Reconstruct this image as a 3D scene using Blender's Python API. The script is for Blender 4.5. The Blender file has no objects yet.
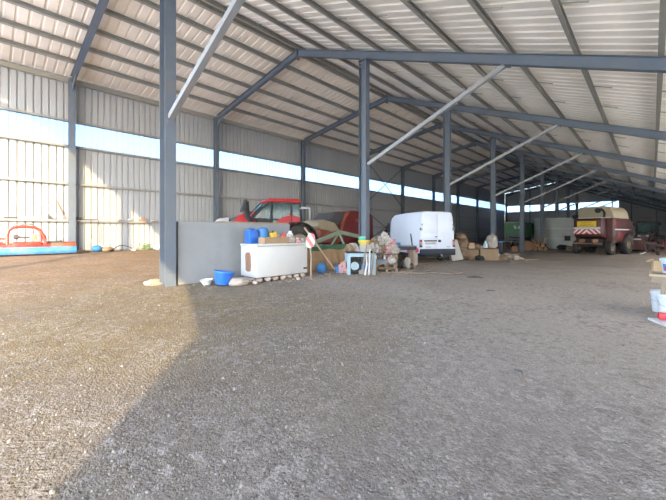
import bpy, bmesh, math, random
from mathutils import Vector, Matrix, Euler, noise
R = math.radians
PI = math.pi
sc = bpy.context.scene
COL = sc.collection
random.seed(7)

# ------------------------------------------------------------------ helpers
def ground(x, y):
    def sm(t):
        t = max(0.0, min(1.0, t)); return t*t*(3-2*t)
    z = 0.36 - .38*sm((x+24.65)/16) - .5*sm((y-4)/32)
    return z + .035*noise.noise(Vector((x*.35, y*.35, 3.1))) + .012*noise.noise(Vector((x*1.7, y*1.7, 9.2)))

class MB:
    def __init__(s):
        s.bm = bmesh.new()
    def _new(s, verts, faces):
        vs = [s.bm.verts.new(v) for v in verts]
        for f in faces:
            try: s.bm.faces.new([vs[i] for i in f])
            except ValueError: pass
        return vs
    def box(s, cx, cy, cz, sx, sy, sz, rx=0, ry=0, rz=0, bev=0, taper=1.0):
        m = Matrix.Translation((cx, cy, cz)) @ Euler((R(rx), R(ry), R(rz))).to_matrix().to_4x4()
        P = []
        for z in (-.5, .5):
            t = 1.0 if z < 0 else taper
            for x, y in ((-.5, -.5), (.5, -.5), (.5, .5), (-.5, .5)):
                P.append(m @ Vector((x*sx*t, y*sy*t, z*sz)))
        vs = s._new(P, [(3, 2, 1, 0), (4, 5, 6, 7), (0, 1, 5, 4), (1, 2, 6, 5), (2, 3, 7, 6), (3, 0, 4, 7)])
        if bev:
            ed = list({e for v in vs for e in v.link_edges})
            bmesh.ops.bevel(s.bm, geom=ed, offset=bev, segments=2, affect='EDGES', profile=.5)
        return s
    def prism(s, prof, a0, a1, axis='y', bev=0):
        """prof: 2-D outline; axis y -> (x,z), axis x -> (y,z), axis z -> (x,y)"""
        def p(u, v, a):
            return {'y': (u, a, v), 'x': (a, u, v), 'z': (u, v, a)}[axis]
        n = len(prof)
        P = [p(u, v, a0) for u, v in prof] + [p(u, v, a1) for u, v in prof]
        F = [tuple(range(n)), tuple(range(2*n-1, n-1, -1))] + [(i, i+n, (i+1) % n + n, (i+1) % n) for i in range(n)]
        vs = s._new(P, F)
        if bev:
            ed = list({e for v in vs for e in v.link_edges})
            bmesh.ops.bevel(s.bm, geom=ed, offset=bev, segments=2, affect='EDGES', profile=.5)
        return s
    def tube(s, pts, r, n=8, caps=True):
        pts = [Vector(p) for p in pts]
        rs = r if isinstance(r, (list, tuple)) else [r]*len(pts)
        rings = []
        up = None
        for i, p in enumerate(pts):
            d = (pts[min(i+1, len(pts)-1)] - pts[max(i-1, 0)]).normalized()
            if up is None:
                up = Vector((0, 0, 1)) if abs(d.z) < .9 else Vector((1, 0, 0))
            sd = d.cross(up).normalized(); up = sd.cross(d).normalized()
            rings.append([s.bm.verts.new(p + rs[i]*(math.cos(2*PI*k/n)*sd + math.sin(2*PI*k/n)*up)) for k in range(n)])
        for a, b in zip(rings, rings[1:]):
            for k in range(n):
                s.bm.faces.new((a[k], a[(k+1) % n], b[(k+1) % n], b[k]))
        if caps:
            s.bm.faces.new(rings[0][::-1]); s.bm.faces.new(rings[-1])
        return s
    def lathe(s, prof, c=(0, 0, 0), n=24, axis='z', caps=True):
        c = Vector(c)
        rings = []
        for r, h in prof:
            ring = []
            for k in range(n):
                a = 2*PI*k/n
                u, v = r*math.cos(a), r*math.sin(a)
                q = {'z': (u, v, h), 'x': (h, u, v), 'y': (v, h, u)}[axis]
                ring.append(s.bm.verts.new(c + Vector(q)))
            rings.append(ring)
        for a, b in zip(rings, rings[1:]):
            for k in range(n):
                s.bm.faces.new((a[k], a[(k+1) % n], b[(k+1) % n], b[k]))
        if caps:
            s.bm.faces.new(rings[0][::-1]); s.bm.faces.new(rings[-1])
        return s
    def lump(s, c, size, seed=0, amp=.25, sub=3, flat=None, freq=1.6):
        r = bmesh.ops.create_icosphere(s.bm, subdivisions=sub, radius=1)
        c = Vector(c)
        for v in r['verts']:
            d = v.co.normalized()
            k = 1 + amp*noise.noise(d*freq + Vector((seed*3.7, seed*1.3, 0))) + .5*amp*noise.noise(d*freq*2.7 + Vector((0, seed*2.1, 5)))
            q = d*k
            if flat is not None and q.z < flat: q.z = flat
            v.co = c + Vector((q.x*size[0], q.y*size[1], q.z*size[2]))
        return s
    def ibeam(s, p0, p1, h, b, tf=.02, tw=.014, side=Vector((0, 1, 0))):
        """I-section member from p0 to p1; flange width b runs along `side`, depth h perpendicular"""
        p0, p1 = Vector(p0), Vector(p1)
        d = (p1-p0).normalized()
        side = (side - d*side.dot(d)).normalized()
        dep = d.cross(side).normalized()
        hb, hh, w = b/2, h/2, tw/2
        prof = [(-hb, -hh), (hb, -hh), (hb, -hh+tf), (w, -hh+tf), (w, hh-tf), (hb, hh-tf), (hb, hh), (-hb, hh), (-hb, hh-tf), (-w, hh-tf), (-w, -hh+tf), (-hb, -hh+tf)]
        n = len(prof)
        P = [p0 + side*u + dep*v for u, v in prof] + [p1 + side*u + dep*v for u, v in prof]
        s._new(P, [tuple(range(n)), tuple(range(2*n-1, n-1, -1))] + [(i, i+n, (i+1) % n + n, (i+1) % n) for i in range(n)])
        return s
    def beam(s, p0, p1, w, h, up=Vector((0, 0, 1))):
        p0, p1 = Vector(p0), Vector(p1)
        d = (p1-p0).normalized()
        if abs(d.dot(up)) > .98: up = Vector((1, 0, 0))
        sd = d.cross(up).normalized(); u = sd.cross(d)
        P = [p + sd*a*w/2 + u*b*h/2 for p in (p0, p1) for a, b in ((-1, -1), (1, -1), (1, 1), (-1, 1))]
        s._new(P, [(3, 2, 1, 0), (4, 5, 6, 7), (0, 1, 5, 4), (1, 2, 6, 5), (2, 3, 7, 6), (3, 0, 4, 7)])
        return s
    def sheet(s, fn, nu, nv, thick=0):
        P = [fn(i/nu, j/nv) for j in range(nv+1) for i in range(nu+1)]
        F = [(j*(nu+1)+i, j*(nu+1)+i+1, (j+1)*(nu+1)+i+1, (j+1)*(nu+1)+i) for j in range(nv) for i in range(nu)]
        s._new(P, F)
        if thick:
            bmesh.ops.recalc_face_normals(s.bm, faces=s.bm.faces)
            bmesh.ops.solidify(s.bm, geom=list(s.bm.faces), thickness=thick)
        return s
    def build(s, name, mat, parent=None, smooth=False, loc=(0, 0, 0), rot=(0, 0, 0), angle=40):
        bmesh.ops.recalc_face_normals(s.bm, faces=s.bm.faces)
        me = bpy.data.meshes.new(name); s.bm.to_mesh(me); s.bm.free()
        me.materials.append(mat)
        if smooth:
            me.shade_smooth()
            me.set_sharp_from_angle(angle=R(angle))
        o = bpy.data.objects.new(name, me); COL.objects.link(o)
        o.location = loc; o.rotation_euler = rot
        if parent: o.parent = parent
        return o

def tag(o, label, cat, group=None, kind=None):
    o['label'] = label; o['category'] = cat
    if group: o['group'] = group
    if kind: o['kind'] = kind
    return o
def thing(name, label, cat, loc, rz=0, group=None):
    o = bpy.data.objects.new(name, None); COL.objects.link(o)
    o.empty_display_size = .1
    o.location = loc; o.rotation_euler = (0, 0, R(rz))
    return tag(o, label, cat, group)
def struct(o):
    o['kind'] = 'structure'; return o
def dup(root, loc, rz=None, label=None, scale=None):
    r = root.copy(); COL.objects.link(r); r.location = loc
    if rz is not None: r.rotation_euler = (r.rotation_euler[0], r.rotation_euler[1], R(rz))
    if label: r['label'] = label
    if scale: r.scale = scale
    for ch in list(root.children):
        c = ch.copy(); COL.objects.link(c); c.parent = r
        for g in list(ch.children):
            d = g.copy(); COL.objects.link(d); d.parent = c
    return r
def text_mesh(name, body, size, mat, parent, loc, rot, ext=.003):
    cu = bpy.data.curves.new(name, 'FONT'); cu.body = body; cu.size = size; cu.extrude = ext
    cu.align_x = 'CENTER'; cu.align_y = 'CENTER'
    t = bpy.data.objects.new(name+'_src', cu); COL.objects.link(t)
    dg = bpy.context.evaluated_depsgraph_get()
    me = bpy.data.meshes.new_from_object(t.evaluated_get(dg))
    bpy.data.objects.remove(t); bpy.data.curves.remove(cu)
    me.materials.clear(); me.materials.append(mat)
    o = bpy.data.objects.new(name, me); COL.objects.link(o)
    o.location = loc; o.rotation_euler = rot; o.parent = parent
    return o
ORD = ['zeroth', 'first', 'second', 'third', 'fourth', 'fifth', 'sixth', 'seventh', 'eighth', 'ninth', 'tenth', 'eleventh', 'twelfth', 'thirteenth']

# ------------------------------------------------------------------ materials
def mat(name, col, rough=.6, metal=0, var=.12, scale=6, bump=0, bscale=40, dirt=None, dirt_amt=.4, dscale=1.5, trans=0, spec=.4):
    m = bpy.data.materials.new(name); m.use_nodes = True
    nt = m.node_tree; N = nt.nodes; L = nt.links
    bs = N['Principled BSDF']
    bs.inputs['Roughness'].default_value = rough
    bs.inputs['Metallic'].default_value = metal
    bs.inputs['Specular IOR Level'].default_value = spec
    if trans: bs.inputs['Transmission Weight'].default_value = trans
    tc = N.new('ShaderNodeTexCoord')
    no = N.new('ShaderNodeTexNoise'); no.inputs['Scale'].default_value = scale; no.inputs['Detail'].default_value = 5
    L.new(tc.outputs['Object'], no.inputs['Vector'])
    mx = N.new('ShaderNodeMix'); mx.data_type = 'RGBA'
    c = Vector(col[:3])
    a = c*(1-var); b = c*(1+var)
    mx.inputs['A'].default_value = (*a, 1); mx.inputs['B'].default_value = (*[min(1, x) for x in b], 1)
    L.new(no.outputs['Fac'], mx.inputs['Factor'])
    out = mx.outputs['Result']
    if dirt:
        n2 = N.new('ShaderNodeTexNoise'); n2.inputs['Scale'].default_value = dscale; n2.inputs['Detail'].default_value = 8; n2.inputs['Roughness'].default_value = .65
        L.new(tc.outputs['Object'], n2.inputs['Vector'])
        rp = N.new('ShaderNodeMapRange'); rp.inputs['From Min'].default_value = .48; rp.inputs['From Max'].default_value = .68
        rp.inputs['To Max'].default_value = dirt_amt
        L.new(n2.outputs['Fac'], rp.inputs['Value'])
        m2 = N.new('ShaderNodeMix'); m2.data_type = 'RGBA'
        L.new(rp.outputs['Result'], m2.inputs['Factor']); L.new(out, m2.inputs['A']); m2.inputs['B'].default_value = (*dirt, 1)
        out = m2.outputs['Result']
    L.new(out, bs.inputs['Base Color'])
    if bump:
        n3 = N.new('ShaderNodeTexNoise'); n3.inputs['Scale'].default_value = bscale; n3.inputs['Detail'].default_value = 6
        L.new(tc.outputs['Object'], n3.inputs['Vector'])
        bp = N.new('ShaderNodeBump'); bp.inputs['Strength'].default_value = bump; bp.inputs['Distance'].default_value = .02
        L.new(n3.outputs['Fac'], bp.inputs['Height']); L.new(bp.outputs['Normal'], bs.inputs['Normal'])
    return m

STEEL = mat('painted_steel', (.105, .13, .168), .5, .0, .12, 2, dirt=(.17, .15, .13), dirt_amt=.35)
GALV = mat('galvanised_purlin', (.30, .29, .26), .5, .2, .15, 3)
GALVL = mat('galvanised_girt', (.25, .25, .24), .45, .2, .12, 3)
BRACE = mat('pale_brace_steel', (.25, .26, .275), .45, .1, .1, 3, dirt=(.32, .20, .12), dirt_amt=.4)
CLAD = mat('wall_sheet', (.325, .34, .365), .5, 0, .06, 1.2, dirt=(.29, .285, .28), dirt_amt=.3, dscale=.6)
ROOFL = mat('left_roof_sheet', (.80, .72, .63), .55, 0, .06, .7, dirt=(.62, .55, .46), dirt_amt=.3, dscale=.5)  # darker and warmer than the right slope's sheet
ROOF = mat('roof_sheet', (.90, .865, .80), .55, 0, .06, .7, dirt=(.70, .65, .58), dirt_amt=.3, dscale=.5)
CONC = mat('concrete', (.23, .25, .275), .85, 0, .14, 1.5, .25, 30, dirt=(.20, .21, .235), dirt_amt=.55, dscale=1.3)
STONE = mat('stone', (.36, .31, .27), .9, 0, .25, 5, .4, 20)
WHITE = mat('white_enamel', (.50, .515, .53), .35, 0, .04, 3, dirt=(.6, .56, .5), dirt_amt=.25)
VANW = mat('van_white', (.68, .745, .87), .3, 0, .03, 2, dirt=(.6, .6, .58), dirt_amt=.2)
BLACK = mat('black_plastic', (.025, .027, .03), .55, 0, .2, 6)
NAVY = mat('dark_bumper', (.017, .024, .042), .5, 0, .2, 5)
RUBBER = mat('tyre_rubber', (.035, .034, .034), .85, 0, .3, 8, .3, 40, dirt=(.12, .10, .08), dirt_amt=.5)
BLUE = mat('blue_plastic', (.025, .13, .52), .4, 0, .1, 4)
BLUE2 = mat('sky_blue_plastic', (.035, .16, .40), .45, 0, .12, 4)
BLUEP = mat('blue_paint', (.05, .20, .56), .5, 0, .15, 3, dirt=(.30, .30, .32), dirt_amt=.4)
REDP = mat('red_paint', (.62, .045, .035), .45, 0, .15, 3, dirt=(.40, .20, .14), dirt_amt=.35)
REDT = mat('tractor_red', (.36, .02, .026), .35, 0, .1, 3)
REDD = mat('dark_red_paint', (.065, .017, .016), .5, 0, .15, 2, dirt=(.12, .07, .055), dirt_amt=.45)
REDB = mat('baler_red', (.15, .018, .018), .4, 0, .12, 2)
ORANGE = mat('faded_orange_red', (.26, .06, .035), .6, 0, .2, 3, dirt=(.35, .22, .14), dirt_amt=.4)
BEIGE = mat('faded_beige', (.36, .305, .215), .7, 0, .12, 2, dirt=(.36, .29, .20), dirt_amt=.4)
CARD = mat('cardboard', (.30, .215, .14), .85, 0, .12, 4)
CARDL = mat('pale_cardboard', (.50, .36, .22), .85, 0, .12, 4)
HESS = mat('brown_tarp', (.33, .22, .13), .85, 0, .25, 3, .4, 25)
WOOD = mat('weathered_wood', (.27, .21, .16), .85, 0, .25, 7, .3, 50)
WOODL = mat('pale_wood', (.46, .35, .24), .8, 0, .18, 6, .2, 50)
LOG = mat('orange_wood', (.30, .16, .085), .85, 0, .3, 5, .4, 30)
GREEN = mat('green_paint', (.035, .13, .06), .5, 0, .2, 3, dirt=(.10, .14, .08), dirt_amt=.4)
GREENF = mat('faded_green_paint', (.20, .27, .19), .7, 0, .2, 3, dirt=(.22, .17, .11), dirt_amt=.5)
GREENL = mat('bright_green_plastic', (.05, .38, .22), .45, 0, .1, 4)
YELLOW = mat('yellow_plastic', (.70, .50, .08), .5, 0, .1, 4)
YSIGN = mat('yellow_sign', (.72, .48, .03), .5, 0, .06, 4)
PALEB = mat('pale_blue_paint', (.27, .40, .49), .55, 0, .12, 4, dirt=(.30, .26, .22), dirt_amt=.5, dscale=3)
GREY = mat('grey_plastic', (.33, .34, .35), .6, 0, .15, 5)
DGREY = mat('dark_grey_metal', (.09, .09, .095), .5, .3, .2, 5)
LGREY = mat('pale_grey_sheet', (.55, .56, .55), .6, 0, .1, 3)
PLWHITE = mat('white_plastic', (.60, .615, .64), .4, 0, .04, 4)
PINK = mat('pink_plastic', (.52, .30, .31), .6, 0, .15, 4)
BAGW = mat('white_sack', (.42, .385, .355), .7, 0, .18, 5, .3, 20)
BAGG = mat('grey_sack', (.36, .33, .30), .8, 0, .25, 5, .4, 20)
BAGB = mat('brown_sack', (.235, .165, .11), .85, 0, .25, 5, .4, 20)
REDPL = mat('red_plastic', (.60, .04, .05), .4, 0, .1, 4)
TERRA = mat('terracotta', (.45, .19, .11), .8, 0, .15, 5)
RUST = mat('rust', (.27, .15, .09), .85, 0, .3, 6, .3, 30)
SILO = mat('silo_sheet', (.40, .42, .42), .6, .1, .08, 1, dirt=(.30, .31, .31), dirt_amt=.3)
LAMPR = mat('lamp_red', (.34, .05, .05), .3, 0, .1, 8)
LEAF = mat('weed_green', (.14, .24, .07), .7, 0, .3, 8)
PLUM = mat('plum_text', (.12, .09, .02), .6, 0, .05, 4)
LID = mat('pale_blue_lid', (.52, .66, .72), .4, 0, .05, 4)
TEAL = mat('blue_cloth', (.12, .42, .58), .75, 0, .15, 5)
GLASS = mat('tinted_glass', (.26, .40, .41), .08, 0, .04, 2, trans=.85, spec=.5)
DGLASS = mat('dark_glass', (.03, .045, .05), .08, 0, .1, 2, spec=.6)

def stripe_mat(name, ca, cb, period, chev=False):
    """diagonal warning stripes painted on a board, chevron about the board's own centre"""
    m = bpy.data.materials.new(name); m.use_nodes = True
    nt = m.node_tree; N = nt.nodes; L = nt.links; bs = N['Principled BSDF']; bs.inputs['Roughness'].default_value = .5
    tc = N.new('ShaderNodeTexCoord'); sp = N.new('ShaderNodeSeparateXYZ'); L.new(tc.outputs['Object'], sp.inputs[0])
    src = sp.outputs['X']
    if chev:
        ab = N.new('ShaderNodeMath'); ab.operation = 'ABSOLUTE'; L.new(src, ab.inputs[0]); src = ab.outputs[0]
    ad = N.new('ShaderNodeMath'); ad.operation = 'ADD'; L.new(src, ad.inputs[0]); L.new(sp.outputs['Z'], ad.inputs[1])
    dv = N.new('ShaderNodeMath'); dv.operation = 'DIVIDE'; dv.inputs[1].default_value = period; L.new(ad.outputs[0], dv.inputs[0])
    fr = N.new('ShaderNodeMath'); fr.operation = 'FRACT'; L.new(dv.outputs[0], fr.inputs[0])
    gt = N.new('ShaderNodeMath'); gt.operation = 'GREATER_THAN'; gt.inputs[1].default_value = .5; L.new(fr.outputs[0], gt.inputs[0])
    mx = N.new('ShaderNodeMix'); mx.data_type = 'RGBA'; mx.inputs['A'].default_value = (*ca, 1); mx.inputs['B'].default_value = (*cb, 1)
    L.new(gt.outputs[0], mx.inputs['Factor']); L.new(mx.outputs['Result'], bs.inputs['Base Color'])
    return m
CHEV = stripe_mat('chevron_board', (.75, .66, .64), (.42, .05, .07), .42, True)
STRIPE = stripe_mat('stripe_board', (.60, .50, .48), (.50, .14, .15), .30)

def poly_mat():
    m = bpy.data.materials.new('translucent_sheet'); m.use_nodes = True
    nt = m.node_tree; N = nt.nodes; L = nt.links
    for n in list(N): N.remove(n)
    o = N.new('ShaderNodeOutputMaterial')
    tr = N.new('ShaderNodeBsdfTransparent'); tr.inputs[0].default_value = (.25, .34, .52, 1)
    tl = N.new('ShaderNodeBsdfTranslucent'); tl.inputs[0].default_value = (.28, .36, .52, 1)
    df = N.new('ShaderNodeBsdfDiffuse'); df.inputs[0].default_value = (.26, .35, .52, 1)
    a = N.new('ShaderNodeMixShader'); a.inputs[0].default_value = .5
    b = N.new('ShaderNodeMixShader'); b.inputs[0].default_value = .24
    tc = N.new('ShaderNodeTexCoord'); no = N.new('ShaderNodeTexNoise'); no.inputs['Scale'].default_value = .8
    L.new(tc.outputs['Object'], no.inputs['Vector'])
    mr = N.new('ShaderNodeMapRange'); mr.inputs['To Min'].default_value = .28; mr.inputs['To Max'].default_value = .5
    L.new(no.outputs['Fac'], mr.inputs['Value']); L.new(mr.outputs['Result'], a.inputs[0])
    L.new(tr.outputs[0], a.inputs[1]); L.new(tl.outputs[0], a.inputs[2])
    L.new(a.outputs[0], b.inputs[1]); L.new(df.outputs[0], b.inputs[2]); L.new(b.outputs[0], o.inputs[0])
    return m
POLY = poly_mat()
def fill_sheet_mat():  # translucent sheet for the added fill light in the right wall
    m = bpy.data.materials.new('fill_light_sheet'); m.use_nodes = True
    nt = m.node_tree; N = nt.nodes; L = nt.links
    for n in list(N): N.remove(n)
    o = N.new('ShaderNodeOutputMaterial')
    tl = N.new('ShaderNodeBsdfTranslucent'); tl.inputs[0].default_value = (.93, .95, .97, 1)
    df = N.new('ShaderNodeBsdfDiffuse'); df.inputs[0].default_value = (.85, .87, .88, 1)
    a = N.new('ShaderNodeMixShader'); a.inputs[0].default_value = .25
    L.new(tl.outputs[0], a.inputs[1]); L.new(df.outputs[0], a.inputs[2]); L.new(a.outputs[0], o.inputs[0])
    return m
FILL_SHEET = fill_sheet_mat()

def gravel_mat():
    m = bpy.data.materials.new('gravel_ground'); m.use_nodes = True
    nt = m.node_tree; N = nt.nodes; L = nt.links; bs = N['Principled BSDF']
    bs.inputs['Roughness'].default_value = .95; bs.inputs['Specular IOR Level'].default_value = .15
    tc = N.new('ShaderNodeTexCoord'); sp = N.new('ShaderNodeSeparateXYZ'); L.new(tc.outputs['Object'], sp.inputs[0])
    def noi(scale, det=6, rough=.6):
        n = N.new('ShaderNodeTexNoise'); n.inputs['Scale'].default_value = scale; n.inputs['Detail'].default_value = det; n.inputs['Roughness'].default_value = rough
        L.new(tc.outputs['Object'], n.inputs['Vector']); return n.outputs['Fac']
    def mr(v, a, b, c=0, d=1):
        n = N.new('ShaderNodeMapRange'); n.inputs['From Min'].default_value = a; n.inputs['From Max'].default_value = b
        n.inputs['To Min'].default_value = c; n.inputs['To Max'].default_value = d; L.new(v, n.inputs['Value']); return n.outputs['Result']
    def mix(f, a, b):
        n = N.new('ShaderNodeMix'); n.data_type = 'RGBA'; L.new(f, n.inputs['Factor'])
        for k, v in (('A', a), ('B', b)):
            if isinstance(v, tuple): n.inputs[k].default_value = (*v, 1)
            else: L.new(v, n.inputs[k])
        return n.outputs['Result']
    def math_(op, a, b):
        n = N.new('ShaderNodeMath'); n.operation = op
        for i, v in enumerate((a, b)):
            if isinstance(v, (int, float)): n.inputs[i].default_value = v
            else: L.new(v, n.inputs[i])
        return n.outputs[0]
    # soil towards the left bays, stone chippings elsewhere
    soil_w = mr(math_('ADD', sp.outputs['X'], math_('MULTIPLY', noi(.35, 4), 9.0)), -9.5, -4.0, 1, 0)
    soil = mix(mr(noi(1.3), .35, .65), (.25, .135, .055), (.29, .17, .075))
    far_w = mr(sp.outputs['Y'], 12, 30, 0, 1)
    grav0 = mix(mr(noi(.9), .35, .65), (.18, .158, .143), (.24, .216, .198))
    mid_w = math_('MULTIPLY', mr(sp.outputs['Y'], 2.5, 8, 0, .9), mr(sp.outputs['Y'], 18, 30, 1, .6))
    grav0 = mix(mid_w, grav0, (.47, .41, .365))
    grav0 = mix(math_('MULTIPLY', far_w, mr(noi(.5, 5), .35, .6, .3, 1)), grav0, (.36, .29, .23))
    vo = N.new('ShaderNodeTexVoronoi'); vo.inputs['Scale'].default_value = 34; L.new(tc.outputs['Object'], vo.inputs['Vector'])
    vo2 = N.new('ShaderNodeTexVoronoi'); vo2.inputs['Scale'].default_value = 85; L.new(tc.outputs['Object'], vo2.inputs['Vector'])
    sx = N.new('ShaderNodeSeparateColor'); L.new(vo.outputs['Color'], sx.inputs[0])
    sx2 = N.new('ShaderNodeSeparateColor'); L.new(vo2.outputs['Color'], sx2.inputs[0])
    chip = math_('MULTIPLY', mr(sx.outputs[0], .5, 1, 0, 1), mr(noi(1.1), .3, .62))
    dust_w = mr(math_('ADD', sp.outputs['X'], math_('MULTIPLY', noi(.6, 6), 4.0)), -3.6, .6, .92, 0)
    dust_w = math_('MULTIPLY', dust_w, mr(sp.outputs['Y'], 3.5, 7.5, 1, .15))
    base = mix(dust_w, grav0, mix(mr(noi(2.2, 6), .35, .65), (.185, .125, .045), (.245, .178, .08)))
    base = mix(soil_w, base, soil)
    vo3 = N.new('ShaderNodeTexVoronoi'); vo3.inputs['Scale'].default_value = 15; L.new(tc.outputs['Object'], vo3.inputs['Vector'])
    sx3 = N.new('ShaderNodeSeparateColor'); L.new(vo3.outputs['Color'], sx3.inputs[0])
    base = mix(math_('MULTIPLY', mr(sx3.outputs[0], .62, .95, 0, .8), mr(noi(.7), .38, .58)), base, (.38, .35, .32))
    base = mix(math_('MULTIPLY', mr(sx3.outputs[1], .6, .95, 0, .7), mr(noi(.5), .35, .6)), base, (.135, .115, .10))
    base = mix(mr(chip, 0, 1, 0, .75), base, (.38, .355, .325))
    base = mix(mr(sx2.outputs[1], .55, 1, 0, .45), base, (.11, .095, .085))
    base = mix(mr(noi(11, 4, .7), .52, .72, 0, .5), base, (.12, .10, .088))
    base = mix(mr(noi(16, 3, .7), .54, .72, 0, .30), base, (.34, .31, .28))
    near_shade_w = math_('MULTIPLY', mr(sp.outputs['X'], -3, 1.5, .26, 0), mr(sp.outputs['Y'], 2, 8, 1, 0))
    near_shade_w = math_('MULTIPLY', near_shade_w, mr(noi(.9, 5), .3, .6, .4, 1.3))     # near-left shade painted into the ground colour, broken up by noise
    base = mix(near_shade_w, base, (.125, .095, .062))
    base = mix(mr(noi(.28, 5), .56, .72, 0, .5), base, (.145, .115, .098))
    bounce_yard = mix(mr(noi(.8, 5), .3, .7), (.78, .74, .67), (.85, .82, .76))  # unseen ground outside, made pale to bounce light into the barn
    base = mix(mr(sp.outputs['Y'], -6.4, -5.6, 1, 0), base, bounce_yard)
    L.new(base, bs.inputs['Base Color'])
    h = math_('ADD', math_('MULTIPLY', mr(vo.outputs['Distance'], 0, .6, 1, 0), .6), math_('MULTIPLY', mr(vo2.outputs['Distance'], 0, .6, 1, 0), .35))
    h = math_('ADD', h, math_('MULTIPLY', noi(9, 7), .7))
    bp = N.new('ShaderNodeBump'); bp.inputs['Strength'].default_value = .8; bp.inputs['Distance'].default_value = .022
    L.new(h, bp.inputs['Height']); L.new(bp.outputs['Normal'], bs.inputs['Normal'])
    return m
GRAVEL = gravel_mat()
def pebble_mat():
    m = bpy.data.materials.new('pebbles'); m.use_nodes = True
    nt = m.node_tree; N = nt.nodes; L = nt.links; bs = N['Principled BSDF']; bs.inputs['Roughness'].default_value = .9
    ge = N.new('ShaderNodeNewGeometry'); cr = N.new('ShaderNodeValToRGB')
    e = cr.color_ramp.elements
    e[0].color = (.11, .093, .08, 1); e[1].color = (.30, .28, .255, 1)
    x = e.new(.5); x.color = (.19, .172, .155, 1)
    L.new(ge.outputs['Random Per Island'], cr.inputs[0]); L.new(cr.outputs[0], bs.inputs['Base Color'])
    return m
PEBBLE = pebble_mat()

# ------------------------------------------------------------------ dimensions
XW, XM, XR, XE = -24.65, -10.0, -14.9, 5.1       # left columns, middle columns, ridge, right eaves
BAY = 9.0; Y1 = 3.67
FY = [Y1 + BAY*(n-1) for n in range(0, 11)]       # frame lines, FY[0] is the open front gable
SR, SL = .39, .155
def ztop(x):                                      # top of the rafters
    zr = 10.2 + SR*(XM-XR)
    return 10.2 - SR*(x-XM) if x > XR else zr - SL*(XR-x)
YA, YB = FY[0]-.25, FY[10]+.25
XS = -25.05                                       # inner face of the left cladding
Z1, Z2, ZS0, ZS1 = 2.28, 4.47, 6.69, 8.07         # rail heights and the light strip

# ------------------------------------------------------------------ ground
def axis_pts(lo, hi, dense_lo, dense_hi, fine, coarse):
    p = []; x = lo
    while x < hi:
        p.append(x); x += fine if dense_lo <= x < dense_hi else coarse
    p.append(hi); return p
xs = axis_pts(-70, 60, -13, 4, .22, 1.5); ys = axis_pts(-90, 130, -1, 15, .22, 1.6)
g = MB()
vv = [[g.bm.verts.new((x, y, ground(x, y))) for x in xs] for y in ys]
for j in range(len(ys)-1):
    for i in range(len(xs)-1):
        g.bm.faces.new((vv[j][i], vv[j][i+1], vv[j+1][i+1], vv[j+1][i]))
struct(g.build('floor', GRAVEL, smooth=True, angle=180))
# loose stones lying on it, denser near the photographer and in drifts
pb = MB()
ico = bmesh.new(); bmesh.ops.create_icosphere(ico, subdivisions=1, radius=1)
iv = [v.co.copy() for v in ico.verts]; iff = [[v.index for v in f.verts] for f in ico.faces]; ico.free()
rnd = random.Random(3)
verts, faces = [], []
k = 0
th0 = math.atan(319/335.)
while k < 9000:
    d = 1.3 + 11*rnd.random()**1.7; a = rnd.uniform(-.82, .82)
    an = th0 + a
    x, y = -d*math.sin(an), d*math.cos(an)
    if rnd.random() > .25 + 1.3*max(0, noise.noise(Vector((x*.55, y*.55, 7)))+.15): continue
    if x < -9 and 3.4 < y: continue
    if x > -.5 and y > 7: continue
    s = rnd.uniform(.004, .010) * (1 + .9*(rnd.random() > .93))
    q = Euler((rnd.uniform(0, 6), rnd.uniform(0, 6), rnd.uniform(0, 6))).to_matrix()
    sq = Vector((1, rnd.uniform(.6, 1), rnd.uniform(.45, .8)))*s
    z = ground(x, y)+s*.25; b = len(verts)
    for v in iv:
        w = q @ Vector((v.x*sq.x, v.y*sq.y, v.z*sq.z)) * rnd.uniform(.85, 1.15)
        verts.append((x+w.x, y+w.y, z+w.z))
    faces += [[b+i for i in f] for f in iff]
    k += 1
me = bpy.data.meshes.new('loose_gravel'); me.from_pydata(verts, [], faces); me.materials.append(PEBBLE)
o = bpy.data.objects.new('loose_gravel', me); COL.objects.link(o)
tag(o, 'loose grey stone chippings scattered over the barn floor', 'gravel', kind='stuff')

# ------------------------------------------------------------------ cladding
def ribbed(p_of, t0, t1, pitch=.3333, rib=.065):
    """a sheet with trapezoidal ribs every `pitch`; p_of(t, depth, e) gives the point for edge e (0/1)"""
    m = MB(); prev = None; t = t0
    while t < t1-1e-4:
        for dt, dp in ((0, 0), (.70*pitch, 0), (.785*pitch, rib), (.915*pitch, rib)):
            tt = min(t+dt, t1)
            a, b = m.bm.verts.new(p_of(tt, dp, 0)), m.bm.verts.new(p_of(tt, dp, 1))
            if prev: m.bm.faces.new((prev[0], a, b, prev[1]))
            prev = (a, b)
        t += pitch
    return m
PO = .24                                           # purlin depth under the roofing
def roof_sheet(name, xa, xb, rm):
    struct(ribbed(lambda t, d, e: ((xa, xb)[e], t, ztop((xa, xb)[e])+PO+.01+d), YA, YB, .45, .05).build(name, rm))
roof_sheet('ceiling_left', -25.3, XR, ROOFL); roof_sheet('ceiling_right', XR, XE+.35, ROOF)
def left_sheet(name, z0, z1, m):
    struct(ribbed(lambda t, d, e: (XS-d, t, (z0, z1)[e]), YA, YB).build(name, m))
left_sheet('wall_left', -.3, ZS0+.05, CLAD); left_sheet('window_1', ZS0+.05, ZS1-.03, POLY)
left_sheet('wall_left_upper', ZS1-.03, ztop(XS)+PO-.02, CLAD)
YE = FY[10]+.28
def end_z(x): return ztop(x)+PO
def end_sheet(name, x0, x1, zlo, zhi, m):
    struct(ribbed(lambda t, d, e: (t, YE+d, zlo if e == 0 else (zhi if zhi is not None else end_z(t))), x0, x1).build(name, m))
XSTR = -4.65
end_sheet('wall_back', XS, XE, -1.0, ZS0-.35, CLAD)
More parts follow.
